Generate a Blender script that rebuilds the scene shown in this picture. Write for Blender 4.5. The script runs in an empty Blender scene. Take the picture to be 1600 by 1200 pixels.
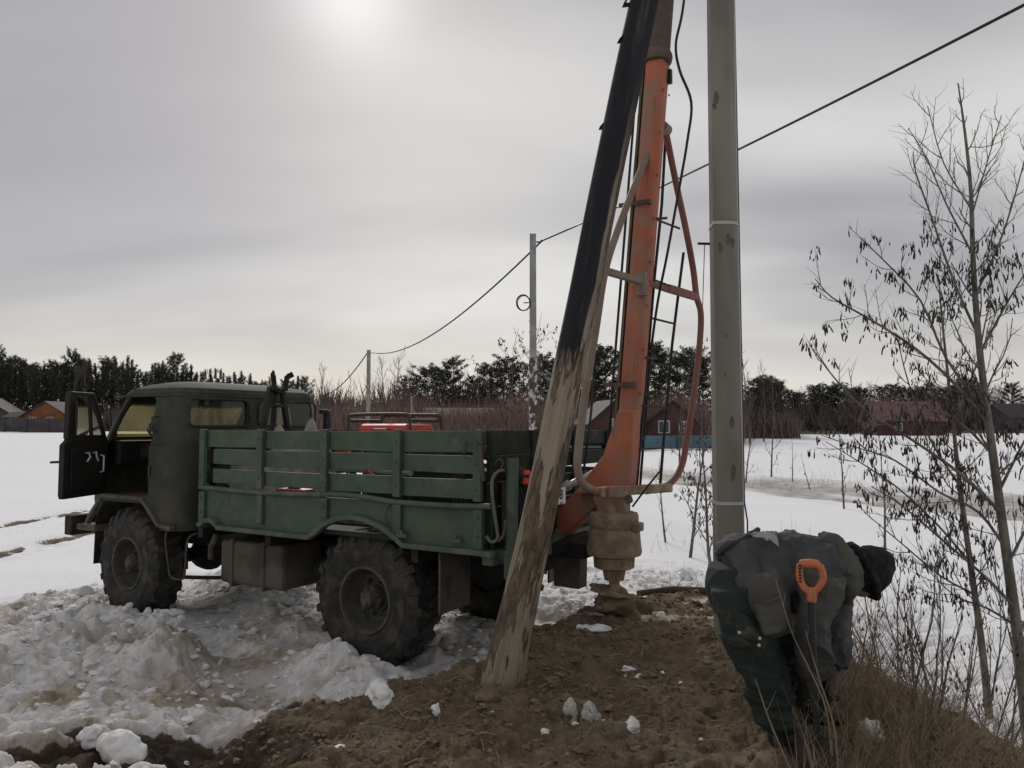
import bpy, bmesh, math, random
import numpy as np
from mathutils import Vector, Matrix, Quaternion
PI = math.pi; R = math.radians
C = bpy.context.scene.collection
scene = bpy.context.scene

# ------------------------------------------------------------------ camera
CAMZ = 2.009; PITCH = 0.0560099
cd = bpy.data.cameras.new('camera'); cam = bpy.data.objects.new('camera', cd); C.objects.link(cam)
cam.location = (0, 0, CAMZ); cam.rotation_euler = (PI/2 + PITCH, 0, 0)
cd.sensor_width = 36; cd.lens = 27.0; cd.clip_start = 0.05; cd.clip_end = 9000
scene.camera = cam

# ------------------------------------------------------------------ sky
SUN_EL = R(30); SUN_AZ = R(-12.5)           # azimuth from +Y towards +X
SUN_DIR = Vector((math.sin(SUN_AZ)*math.cos(SUN_EL), math.cos(SUN_AZ)*math.cos(SUN_EL), math.sin(SUN_EL)))
world = bpy.data.worlds.new('World'); scene.world = world; world.use_nodes = True
nt = world.node_tree; nt.nodes.clear()
def WN(t, **k):
    n = nt.nodes.new(t)
    for a, b in k.items(): setattr(n, a, b)
    return n
def wmath(op, a, b=None, clamp=False):
    n = WN('ShaderNodeMath', operation=op); n.use_clamp = clamp
    for i, v in enumerate((a, b)):
        if v is None: continue
        if isinstance(v, (int, float)): n.inputs[i].default_value = v
        else: nt.links.new(v, n.inputs[i])
    return n.outputs[0]
def wmix(f, a, b):
    n = WN('ShaderNodeMix', data_type='RGBA')
    if isinstance(f, (int, float)): n.inputs[0].default_value = f
    else: nt.links.new(f, n.inputs[0])
    for i, v in ((6, a), (7, b)):
        if isinstance(v, tuple): n.inputs[i].default_value = (*v, 1)
        else: nt.links.new(v, n.inputs[i])
    return n.outputs[2]
tc = WN('ShaderNodeTexCoord'); sp = WN('ShaderNodeSeparateXYZ'); nt.links.new(tc.outputs['Generated'], sp.inputs[0])
dx, dy, dz = sp.outputs
dzc = wmath('MAXIMUM', dz, 0.0)
den = wmath('ADD', dzc, 0.22)
cb = WN('ShaderNodeCombineXYZ'); nt.links.new(wmath('DIVIDE', dx, den), cb.inputs[0]); nt.links.new(wmath('DIVIDE', dy, den), cb.inputs[1])
mp = WN('ShaderNodeMapping'); nt.links.new(cb.outputs[0], mp.inputs[0])
mp.inputs['Location'].default_value = (1.72, 0.95, 0.0); mp.inputs['Rotation'].default_value = (0, 0, R(36)); mp.inputs['Scale'].default_value = (0.42, 1.0, 1)
n1 = WN('ShaderNodeTexNoise'); n1.inputs['Scale'].default_value = 0.95; n1.inputs['Detail'].default_value = 3; n1.inputs['Roughness'].default_value = 0.42; n1.inputs['Distortion'].default_value = 0.25
nt.links.new(mp.outputs[0], n1.inputs['Vector'])
n2 = WN('ShaderNodeTexNoise'); n2.inputs['Scale'].default_value = 2.6; n2.inputs['Detail'].default_value = 4; n2.inputs['Roughness'].default_value = 0.45
nt.links.new(mp.outputs[0], n2.inputs['Vector'])
cf = wmath('ADD', wmath('MULTIPLY', n1.outputs[0], 0.84), wmath('MULTIPLY', n2.outputs[0], 0.16))
mr = WN('ShaderNodeMapRange'); mr.inputs['From Min'].default_value = 0.39; mr.inputs['From Max'].default_value = 0.60; mr.interpolation_type = 'SMOOTHSTEP'
nt.links.new(cf, mr.inputs['Value'])
K = 10.0
def kc(c): return (c[0]*K, c[1]*K, c[2]*K)
cloud = wmix(mr.outputs[0], kc((0.275, 0.270, 0.282)), kc((0.545, 0.535, 0.52)))
# a heavier cloud bank to the left and a lighter one to the right
def bank(az, el, p, k):
    v = WN('ShaderNodeVectorMath', operation='DOT_PRODUCT'); nt.links.new(tc.outputs['Generated'], v.inputs[0])
    v.inputs[1].default_value = (math.sin(R(az))*math.cos(R(el)), math.cos(R(az))*math.cos(R(el)), math.sin(R(el)))
    return wmath('MULTIPLY', wmath('POWER', wmath('MAXIMUM', v.outputs['Value'], 0.0), p), k)
cloud = wmix(bank(-31, 17, 22, .62), cloud, kc((0.285, 0.275, 0.295)))
cloud = wmix(bank(-3, 19, 40, .55), cloud, kc((0.53, 0.52, 0.50)))
# paler and warmer band low over the horizon
hz = WN('ShaderNodeMapRange'); hz.inputs['From Min'].default_value = 0.0; hz.inputs['From Max'].default_value = 0.21; hz.inputs['To Min'].default_value = 0.8; hz.inputs['To Max'].default_value = 0.0; hz.interpolation_type = 'SMOOTHSTEP'
nt.links.new(dzc, hz.inputs['Value'])
cloud = wmix(hz.outputs[0], cloud, kc((0.565, 0.54, 0.505)))
# the sun's glow behind the cloud
vd = WN('ShaderNodeVectorMath', operation='DOT_PRODUCT'); nt.links.new(tc.outputs['Generated'], vd.inputs[0]); vd.inputs[1].default_value = SUN_DIR
dt = wmath('MAXIMUM', vd.outputs['Value'], 0.0)
g1 = wmath('MULTIPLY', wmath('POWER', dt, 9), 0.12)
g2 = wmath('MULTIPLY', wmath('POWER', dt, 420), 0.9)
glow = wmath('ADD', 1.0, wmath('ADD', g1, g2))
vs = WN('ShaderNodeVectorMath', operation='SCALE'); nt.links.new(cloud, vs.inputs[0]); nt.links.new(glow, vs.inputs['Scale'])
sky = WN('ShaderNodeTexSky'); sky.sky_type = 'NISHITA'; sky.sun_disc = False; sky.sun_elevation = SUN_EL; sky.sun_rotation = SUN_AZ
mixed = wmix(0.94, sky.outputs[0], vs.outputs[0])
bg = WN('ShaderNodeBackground'); bg.inputs['Strength'].default_value = 0.113
wo = WN('ShaderNodeOutputWorld'); nt.links.new(mixed, bg.inputs[0]); nt.links.new(bg.outputs[0], wo.inputs[0])

# ------------------------------------------------------------------ sun behind thin cloud
sl = bpy.data.lights.new('sun', 'SUN'); sl.energy = 1.7; sl.angle = R(16); sl.color = (1.0, 0.955, 0.9)
so = bpy.data.objects.new('sun', sl); C.objects.link(so)
so.rotation_euler = (-SUN_DIR).to_track_quat('-Z', 'Y').to_euler()

vs_ = scene.view_settings; vs_.view_transform = 'Standard'; vs_.look = 'None'; vs_.exposure = 0.17; vs_.gamma = 1.0; vs_.use_curve_mapping = False

# ------------------------------------------------------------------ helpers
def at(px, py, Y):
    """world point of the photograph's pixel (1600 x 1200) at depth Y in metres"""
    u = (px-800)/1200; v = (600-py)/1200; c, s = math.cos(PITCH), math.sin(PITCH)
    d = Vector((u, c-v*s, s+v*c)); t = Y/d.y
    return Vector((0, 0, CAMZ)) + d*t

class MB:
    def __init__(s): s.v = []; s.f = []; s.m = []; s.cur = 0
    def add(s, vs, fs):
        b = len(s.v); s.v += [tuple(v) for v in vs]; s.f += [tuple(i+b for i in f) for f in fs]; s.m += [s.cur]*len(fs); return s
    def box(s, x0, x1, y0, y1, z0, z1, M=None):
        vs = [Vector((x, y, z)) for x in (x0, x1) for y in (y0, y1) for z in (z0, z1)]
        if M is not None: vs = [M @ v for v in vs]
        return s.add(vs, [(0,1,3,2),(4,6,7,5),(0,4,5,1),(2,3,7,6),(0,2,6,4),(1,5,7,3)])
    def bar(s, a, b, w, h=None, up=(0,0,1), tw=1.0):
        a = Vector(a); b = Vector(b); h = w if h is None else h
        d = (b-a).normalized(); up = Vector(up)
        if abs(d.dot(up)) > .98: up = Vector((0, 1, 0))
        x = d.cross(up).normalized(); z = x.cross(d).normalized()
        vs = []
        for p, k in ((a, 1.0), (b, tw)):
            for i, j in ((-1,-1),(1,-1),(1,1),(-1,1)): vs.append(p + x*(i*w/2*k) + z*(j*h/2*k))
        return s.add(vs, [(0,1,2,3)[::-1],(4,5,6,7),(0,1,5,4),(1,2,6,5),(2,3,7,6),(3,0,4,7)])
    def tube(s, pts, r, n=8, cap=True, flat=1.0, ref=None):
        pts = [Vector(p) for p in pts]; k = len(pts)
        rr = r if isinstance(r, (list, tuple)) else [r]*k
        d0 = (pts[1]-pts[0]).normalized()
        x = Vector(ref) if ref is not None else (d0.cross(Vector((0,0,1))) if abs(d0.z) < .9 else d0.cross(Vector((0,1,0))))
        x = (x - d0*x.dot(d0)).normalized()
        vs = []
        for i, p in enumerate(pts):
            d = (pts[min(i+1,k-1)]-pts[max(i-1,0)])
            d = d.normalized() if d.length > 1e-9 else d0
            x = (x - d*x.dot(d)); x = x.normalized() if x.length > 1e-6 else d.orthogonal().normalized()
            y = d.cross(x)
            ri = rr[i]; ra, rb = ri if isinstance(ri, (tuple, list)) else (ri, ri*flat)
            for j in range(n):
                t = 2*PI*j/n
                vs.append(p + x*(ra*math.cos(t)) + y*(rb*math.sin(t)))
        fs = [(i*n+j, i*n+(j+1)%n, (i+1)*n+(j+1)%n, (i+1)*n+j) for i in range(k-1) for j in range(n)]
        if cap: fs += [tuple(range(n))[::-1], tuple(range((k-1)*n, k*n))]
        return s.add(vs, fs)
    def lathe(s, prof, origin=(0,0,0), axis=(0,0,1), n=32, closed=False):
        """prof: (radius, height along axis)"""
        o = Vector(origin); a = Vector(axis).normalized(); x = a.orthogonal().normalized(); y = a.cross(x); k = len(prof)
        vs = [o + a*h + (x*math.cos(2*PI*j/n) + y*math.sin(2*PI*j/n))*r for r, h in prof for j in range(n)]
        rng = range(k if closed else k-1)
        fs = [(i*n+j, i*n+(j+1)%n, ((i+1)%k)*n+(j+1)%n, ((i+1)%k)*n+j) for i in rng for j in range(n)]
        if not closed: fs += [tuple(range(n))[::-1], tuple(range((k-1)*n, k*n))]
        return s.add(vs, fs)
    def prism(s, poly, y0, y1, M=None):
        """polygon in x,z extruded along y"""
        k = len(poly); vs = [Vector((p[0], y, p[1])) for y in (y0, y1) for p in poly]
        if M is not None: vs = [M @ v for v in vs]
        return s.add(vs, [tuple(range(k)), tuple(range(k, 2*k))[::-1]] + [(i, i+k, (i+1)%k+k, (i+1)%k) for i in range(k)])
    def strip(s, path, y0, y1, th):
        """flat bar swept along a path in x,z; th is added on its outer side"""
        P = [Vector(p) for p in path]; O = []
        for i, p in enumerate(P):
            d = (P[min(i+1, len(P)-1)]-P[max(i-1, 0)]).normalized(); O.append(p+Vector((-d.y, d.x))*th)
        return s.prism([tuple(p) for p in P]+[tuple(p) for p in O[::-1]], y0, y1)
    def blob(s, c, r, seed=0, sub=2, amp=.25, sc=(1,1,1)):
        vs, fs = ICO[sub]; rnd = random.Random(seed); ph = [rnd.uniform(0, 6) for _ in range(9)]
        out = []
        for v in vs:
            k = 1 + amp*(math.sin(v[0]*2.3+ph[0])*math.sin(v[1]*2.9+ph[1]) + .6*math.sin(v[2]*4.1+ph[2]+v[0]*2) + .4*math.sin(v[1]*6.7+ph[3])*math.sin(v[0]*5.9+ph[4]) + .3*math.sin(v[2]*9+ph[5])*math.sin(v[0]*8+ph[6]))
            out.append((c[0]+v[0]*r*k*sc[0], c[1]+v[1]*r*k*sc[1], c[2]+v[2]*r*k*sc[2]))
        return s.add(out, fs)
    def mesh(s, name, mats, smooth=None):
        me = bpy.data.meshes.new(name); me.from_pydata(s.v, [], s.f)
        if not isinstance(mats, (list, tuple)): mats = [mats]
        for m in mats: me.materials.append(m)
        if any(s.m): me.polygons.foreach_set('material_index', s.m)
        bm = bmesh.new(); bm.from_mesh(me)
        if len(me.polygons) < 60000: bmesh.ops.recalc_face_normals(bm, faces=bm.faces)
        bm.to_mesh(me); bm.free()
        if smooth is not None:
            me.polygons.foreach_set('use_smooth', [True]*len(me.polygons))
            if smooth < 180: me.set_sharp_from_angle(angle=R(smooth))
        me.update(); return me
    def build(s, name, mats, parent=None, smooth=None, bevel=0, **tags):
        o = bpy.data.objects.new(name, s.mesh(name, mats, smooth)); C.objects.link(o); o.parent = parent
        if bevel:
            b = o.modifiers.new('bevel', 'BEVEL'); b.width = bevel; b.segments = 2; b.limit_method = 'ANGLE'; b.angle_limit = R(40)
            if smooth is None: b.harden_normals = False
        tag(o, **tags); return o
def _ico(sub):
    bm = bmesh.new(); bmesh.ops.create_icosphere(bm, subdivisions=sub, radius=1)
    bm.verts.ensure_lookup_table(); r = ([tuple(v.co) for v in bm.verts], [tuple(v.index for v in f.verts) for f in bm.faces]); bm.free(); return r
ICO = {k: _ico(k) for k in (1, 2, 3, 4)}
def tag(o, label=None, cat=None, group=None, kind=None):
    if label: o['label'] = label
    if cat: o['category'] = cat
    if group: o['group'] = group
    if kind: o['kind'] = kind
    return o
def empty(name, loc=(0,0,0), rz=0, label=None, cat=None, group=None):
    o = bpy.data.objects.new(name, None); C.objects.link(o); o.location = loc; o.rotation_euler = (0, 0, rz); o.empty_display_size = .2
    return tag(o, label, cat, group)
def kids(o): return [c for c in bpy.data.objects if c.parent == o]
def copy_tree(o, parent=None):
    ch = kids(o); c = o.copy(); C.objects.link(c); c.parent = parent
    for k in ch: copy_tree(k, c)
    return c
def baked(o):
    """replace an object's mesh by its modified one"""
    dg = bpy.context.evaluated_depsgraph_get(); dg.update()
    me = bpy.data.meshes.new_from_object(o.evaluated_get(dg)); old = o.data
    o.modifiers.clear(); o.data = me; me.name = o.name; return o
def arc(cx, cy, r, a0, a1, n=8): return [(cx+r*math.cos(R(a0+(a1-a0)*i/n)), cy+r*math.sin(R(a0+(a1-a0)*i/n))) for i in range(n+1)]
def spline(pts, n=6):
    """Catmull-Rom through the points"""
    P = [Vector(p) for p in pts]; P = [P[0]*2-P[1]] + P + [P[-1]*2-P[-2]]; out = []
    for i in range(1, len(P)-2):
        for k in range(n):
            t = k/n; a, b, c, d = P[i-1:i+3]
            out.append(.5*((2*b)+(c-a)*t+(2*a-5*b+4*c-d)*t*t+(3*b-a-3*c+d)*t**3))
    return out + [P[-2]]

# numpy noise
def _h(ix, iy, iz, s):
    h = (ix.astype(np.int64)*374761393 + iy.astype(np.int64)*668265263 + iz*2147483647 + s*1442695041) & 0xffffffff
    h = ((h ^ (h >> 13))*1274126177) & 0xffffffff; h = ((h ^ (h >> 15))*2246822519) & 0xffffffff
    return ((h ^ (h >> 16)) & 0xffffff)/float(0xffffff)
def vnoise(x, y, s=0):
    x = np.asarray(x, float); y = np.asarray(y, float); ix = np.floor(x); iy = np.floor(y); fx = x-ix; fy = y-iy
    fx = fx*fx*fx*(fx*(fx*6-15)+10); fy = fy*fy*fy*(fy*(fy*6-15)+10); z = 0
    a = _h(ix, iy, z, s); b = _h(ix+1, iy, z, s); c = _h(ix, iy+1, z, s); d = _h(ix+1, iy+1, z, s)
    return a*(1-fx)*(1-fy)+b*fx*(1-fy)+c*(1-fx)*fy+d*fx*fy
def fbm(x, y, f, o=4, s=0, g=.5):
    a = 1; t = 0; n = 0
    for i in range(o):
        t = t + a*(vnoise(x*f+i*17.3, y*f-i*9.1, s+i)-.5)*2; n += a; a *= g; f *= 2.03
    return t/n
def lumps(x, y, cell, s=0, dens=1.0):
    """field of rounded lumps, height 0..1"""
    gx = x/cell; gy = y/cell; ix = np.floor(gx); iy = np.floor(gy); out = np.zeros_like(gx)
    for i in (-1, 0, 1):
        for j in (-1, 0, 1):
            jx = ix+i; jy = iy+j; r = .3+.5*_h(jx, jy, 3, s); on = _h(jx, jy, 5, s) < dens
            dx = gx-(jx+_h(jx, jy, 1, s)); dy = gy-(jy+_h(jx, jy, 2, s))
            an = _h(jx, jy, 7, s)*PI; ca = np.cos(an); sa = np.sin(an)
            q = ((dx*ca+dy*sa)/(r*1.25))**2 + ((dy*ca-dx*sa)/(r*.8))**2
            out = np.maximum(out, np.where(on, np.sqrt(np.maximum(0, 1-q))*r, 0))
    return out
def sst(a, b, x):
    t = np.clip((x-a)/(b-a), 0, 1); return t*t*(3-2*t)
def polydist(x, y, P, closed=False):
    d = np.full(np.shape(x), 1e9); k = len(P)
    for i in range(k if closed else k-1):
        ax, ay = P[i]; bx, by = P[(i+1) % k]; ex, ey = bx-ax, by-ay
        t = np.clip(((x-ax)*ex+(y-ay)*ey)/(ex*ex+ey*ey), 0, 1)
        d = np.minimum(d, np.hypot(x-ax-t*ex, y-ay-t*ey))
    return d
def inside(x, y, P):
    r = np.zeros(np.shape(x), bool); k = len(P)
    for i in range(k):
        x1, y1 = P[i]; x2, y2 = P[(i+1) % k]
        c = ((y1 > y) != (y2 > y)) & (x < (x2-x1)*(y-y1)/((y2-y1) if y2 != y1 else 1e-9)+x1); r ^= c
    return r

# ------------------------------------------------------------------ materials
def mat(name, col, rough=.8, col2=None, sc=6, thr=(.4, .6), var=.12, bump=.0, bsc=40, metal=0, dirt=None, dsc=4, dthr=(.5, .7), stretch=(1,1,1), detail=6, spec=.3, coord='Object', chips=None, runs=None):
    m = bpy.data.materials.new(name); m.use_nodes = True; t = m.node_tree; b = t.nodes['Principled BSDF']
    N = lambda ty: t.nodes.new(ty)
    tcn = N('ShaderNodeTexCoord'); mpn = N('ShaderNodeMapping'); mpn.inputs['Scale'].default_value = stretch; t.links.new(tcn.outputs[coord], mpn.inputs[0])
    def noise(s, d=detail, r=.6, lo=None):
        n = N('ShaderNodeTexNoise'); n.inputs['Scale'].default_value = s; n.inputs['Detail'].default_value = d; n.inputs['Roughness'].default_value = r
        t.links.new(mpn.outputs[0], n.inputs['Vector'])
        if lo: 
            mn = N('ShaderNodeMapping'); mn.inputs['Location'].default_value = lo; t.links.new(mpn.outputs[0], mn.inputs[0]); t.links.new(mn.outputs[0], n.inputs['Vector'])
        return n.outputs[0]
    def rng(v, a, c):
        n = N('ShaderNodeMapRange'); n.inputs[1].default_value = a; n.inputs[2].default_value = c; n.interpolation_type = 'SMOOTHSTEP'; t.links.new(v, n.inputs[0]); return n.outputs[0]
    def mx(f, a, c):
        n = N('ShaderNodeMix'); n.data_type = 'RGBA'; t.links.new(f, n.inputs[0])
        for i, v in ((6, a), (7, c)):
            if isinstance(v, tuple): n.inputs[i].default_value = (*v[:3], 1)
            else: t.links.new(v, n.inputs[i])
        return n.outputs[2]
    lo = tuple(c*(1-var) for c in col); hi = tuple(min(1, c*(1+var)) for c in col)
    c = mx(rng(noise(sc*.7), .3, .7), lo, hi)
    if col2: c = mx(rng(noise(sc, lo=(3.1, 7.7, 1.3)), *thr), c, col2)
    if dirt: c = mx(rng(noise(dsc, lo=(9.1, 2.7, 5.3), r=.7), *dthr), c, dirt)
    if runs:      # rust or dirt runs, stretched down the panel
        m2 = N('ShaderNodeMapping'); m2.inputs['Scale'].default_value = (14, 14, 1.3); t.links.new(tcn.outputs[coord], m2.inputs[0])
        n = N('ShaderNodeTexNoise'); n.inputs['Scale'].default_value = 1.0; n.inputs['Detail'].default_value = 5; t.links.new(m2.outputs[0], n.inputs['Vector']); c = mx(rng(n.outputs[0], .60, .74), c, runs)
    if chips: c = mx(rng(noise(chips[1], lo=(1.7, 8.3, 4.1), r=.75), chips[2], chips[2]+.015), c, chips[0])
    t.links.new(c, b.inputs['Base Color'])
    b.inputs['Roughness'].default_value = rough; b.inputs['Metallic'].default_value = metal; b.inputs['Specular IOR Level'].default_value = spec
    if bump:
        bn = N('ShaderNodeBump'); bn.inputs['Strength'].default_value = min(1, bump); bn.inputs['Distance'].default_value = .01*max(1, bump)
        t.links.new(noise(bsc), bn.inputs['Height']); t.links.new(bn.outputs[0], b.inputs['Normal'])
    m['sock'] = 1
    return m
MUD = (.15, .12, .09)
M = dict(
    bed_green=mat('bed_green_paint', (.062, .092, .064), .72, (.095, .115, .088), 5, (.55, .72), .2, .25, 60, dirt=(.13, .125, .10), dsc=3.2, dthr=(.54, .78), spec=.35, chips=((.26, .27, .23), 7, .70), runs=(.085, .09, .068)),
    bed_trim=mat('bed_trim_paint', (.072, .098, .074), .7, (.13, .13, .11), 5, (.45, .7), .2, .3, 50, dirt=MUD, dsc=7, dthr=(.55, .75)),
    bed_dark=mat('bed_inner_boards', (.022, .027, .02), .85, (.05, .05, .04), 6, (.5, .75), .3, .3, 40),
    cab=mat('cab_paint', (.050, .054, .044), .8, (.07, .068, .055), 3, (.45, .7), .2, .12, 50, dirt=(.11, .09, .068), dsc=2.5, dthr=(.52, .76), spec=.15, chips=((.12, .075, .05), 9, .69), runs=(.085, .078, .062)),
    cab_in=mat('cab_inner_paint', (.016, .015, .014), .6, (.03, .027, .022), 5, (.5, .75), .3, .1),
    fender=mat('muddy_fender', (.12, .105, .085), .85, (.06, .055, .045), 4, (.45, .65), .25, .4, 50),
    rust=mat('rusty_step', (.17, .10, .065), .85, (.08, .06, .045), 8, (.45, .65), .3, .4, 50),
    rubber=mat('muddy_rubber', (.028, .027, .026), .85, (.075, .066, .055), 7, (.42, .68), .25, .5, 45),
    rim=mat('muddy_rim', (.085, .078, .066), .8, (.05, .05, .045), 9, (.45, .65), .25, .4, 45),
    chassis=mat('grimy_chassis', (.022, .021, .02), .85, (.05, .045, .036), 7, (.5, .7), .3, .3),
    tank=mat('muddy_tank', (.095, .083, .068), .85, (.055, .05, .042), 3, (.45, .65), .2, .4, 50),
    orange=mat('orange_paint', (.40, .125, .068), .7, (.30, .16, .125), 3.5, (.42, .66), .18, .25, 60, dirt=(.24, .185, .13), dsc=3.0, dthr=(.50, .74), spec=.3, chips=((.10, .06, .045), 10, .665), runs=(.20, .12, .085)),
    orange_mud=mat('muddy_orange_paint', (.26, .12, .075), .85, (.20, .155, .11), 3, (.35, .6), .15, .5, 45, dirt=(.34, .10, .05), dsc=4, dthr=(.6, .75)),
    mast_top=mat('faded_tube_paint', (.15, .10, .075), .7, (.09, .065, .05), 3, (.4, .6), .2, .2, 60),
    mast_edge=mat('mast_edge_paint', (.10, .085, .05), .8, (.2, .09, .04), 5, (.5, .7), .2, .2),
    guard=mat('guard_tube_paint', (.22, .175, .14), .7, (.21, .09, .07), 1.6, (.52, .66), .2, .3, 60),
    guard_red=mat('guard_red_paint', (.20, .085, .07), .7, (.15, .115, .10), 5, (.52, .68), .2, .3, 60),
    mudgear=mat('mud_caked_gearbox', (.30, .225, .16), .95, (.20, .15, .105), 9, (.45, .62), .2, .9, 30),
    black=mat('black_steel', (.017, .017, .018), .6, (.035, .032, .03), 8, (.5, .7), .3, .1),
    hose=mat('black_hose', (.02, .02, .022), .5, None, var=.2),
    greyhose=mat('grey_hose', (.11, .115, .10), .6, None, var=.25),
    redplastic=mat('red_plastic', (.50, .04, .02), .45, (.3, .05, .03), 5, (.55, .75), .15, spec=.5),
    lamp=mat('tail_lamp_plastic', (.62, .07, .03), .3, None, var=.1, spec=.5),
    steel=mat('dull_steel_tube', (.085, .07, .06), .6, (.06, .045, .04), 12, (.5, .7), .2, metal=.3),
    bright=mat('bright_metal', (.55, .55, .53), .4, None, var=.1, metal=.3),
    poly=mat('cloudy_plastic_sheet', (.33, .32, .30), .35, (.22, .21, .2), 6, (.4, .6), .1, .5, 20),
    plankw=mat('pale_planks', (.32, .29, .24), .8, (.2, .18, .15), 6, (.4, .6), .2, .2),
    white=mat('white_enamel', (.72, .71, .68), .5, (.5, .48, .44), 12, (.55, .7), .05),
    ink=mat('black_ink', (.012, .012, .012), .6),
    concrete=mat('pole_concrete', (.215, .198, .168), .9, (.155, .142, .12), 1.4, (.4, .62), .10, .35, 70, dirt=(.07, .064, .055), dsc=2.2, dthr=(.68, .73), stretch=(1.6, 1.6, .55)),
    concrete_b=mat('far_pole_concrete', (.30, .295, .29), .9, (.22, .215, .21), 2, (.4, .6), .1),
    mottled=mat('flaking_pole_foot', (.42, .41, .40), .9, (.07, .055, .045), 5.5, (.47, .53), .1, stretch=(1, 1, .55)),
    galv=mat('galvanised_strap', (.36, .37, .37), .45, None, var=.1, metal=.6),
    jacket=mat('jacket_cloth', (.056, .060, .064), .85, (.085, .081, .072), 3.2, (.42, .68), .15, .45, 60, dirt=(.135, .118, .090), dsc=5.5, dthr=(.54, .70)),
    trouser=mat('green_trouser_cloth', (.020, .031, .027), .9, (.036, .042, .036), 3.5, (.45, .7), .2, .45, 60, dirt=(.095, .082, .060), dsc=5.5, dthr=(.54, .70)),
    lining=mat('torn_lining', (.30, .30, .28), .9, (.16, .15, .13), 14, (.45, .65), .1, .4, 60),
    hood=mat('hood_lining', (.070, .070, .058), .9, (.035, .037, .035), 4, (.45, .65), .2, .4, 60),
    beanie=mat('black_knit', (.013, .013, .015), .95, (.028, .027, .027), 20, (.45, .65), .2, .8, 120),
    skin=mat('skin', (.27, .165, .125), .6, (.20, .11, .085), 12, (.5, .7), .1),
    glove=mat('muddy_glove', (.06, .05, .04), .9, (.10, .08, .06), 12, (.45, .65), .2, .4),
    boot=mat('rubber_boot', (.018, .018, .018), .7, (.07, .055, .04), 8, (.45, .65), .2, .3),
    handle=mat('shovel_orange_plastic', (.48, .145, .065), .55, (.34, .14, .08), 30, (.5, .7), .1, .1, spec=.4),
    shaft=mat('dark_shaft', (.025, .024, .023), .5, None, var=.2),
    bark=mat('grey_green_bark', (.16, .148, .13), .9, (.10, .092, .08), 14, (.45, .6), .2, .4, 60, stretch=(1, 1, .5)),
    twig=mat('dark_twig', (.11, .088, .078), .9, None, 3, var=.3),
    redtwig=mat('red_brown_twig', (.25, .155, .13), .9, (.17, .12, .105), .3, (.4, .6), .3),
    catkin=mat('dark_catkin', (.050, .040, .033), .9, None, 5, var=.35),
    drytwig=mat('dry_brown_twig', (.27, .215, .16), .9, (.16, .125, .09), 3, (.45, .6), .3),
    drygrass=mat('dry_grass', (.36, .285, .19), .95, (.24, .185, .125), 2.5, (.4, .6), .3),
    needle=mat('pine_needles', (.044, .052, .038), .9, (.066, .070, .052), .8, (.4, .6), .3),
    spruce=mat('spruce_needles', (.034, .038, .031), .9, (.052, .052, .042), .5, (.4, .6), .3),
    pinebark=mat('pine_bark', (.10, .06, .04), .9, (.05, .04, .033), 2, (.4, .6), .2),
    birchbark=mat('pale_bark', (.27, .26, .25), .9, (.06, .055, .05), 5, (.5, .58), .1, stretch=(1, 1, 2)),
    orangewood=mat('orange_log_wall', (.22, .095, .03), .8, (.15, .065, .025), 2, (.4, .6), .15),
    greywood=mat('grey_board', (.075, .07, .075), .9, (.055, .05, .05), 1, (.4, .6), .2),
    redwall=mat('red_wall', (.085, .038, .033), .8, (.065, .032, .028), 1, (.4, .6), .2),
    redroof=mat('red_sheet_roof', (.19, .10, .10), .7, (.15, .08, .078), .6, (.4, .6), .1),
    darkroof=mat('dark_roof', (.05, .045, .045), .8, None, 2, var=.2),
    snowroof=mat('snowy_roof', (.55, .55, .57), .8, None, 2, var=.06),
    bluefence=mat('blue_fence_sheet', (.085, .15, .20), .6, (.065, .12, .165), .7, (.4, .6), .1),
    winwhite=mat('pale_window', (.42, .43, .45), .5, None, var=.05),
    windark=mat('dark_pane', (.03, .033, .04), .15, None, var=.1, spec=.6),
    snowlump=mat('snow_lump', (.76, .755, .75), .8, (.55, .52, .48), 9, (.5, .72), .05, .8, 30),
    clod=mat('soil_clod', (.20, .155, .103), .95, (.15, .112, .074), 9, (.4, .6), .2, .8, 35),
    stone=mat('pale_stone', (.30, .25, .20), .85, (.2, .16, .13), 14, (.45, .65), .1, .3, 40),
    birchlog=mat('birch_bark_chunk', (.45, .43, .40), .85, (.12, .08, .06), 22, (.5, .62), .1, .5, 40),
    cable=mat('black_cable', (.012, .012, .013), .5, None, var=.1),
)
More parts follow.
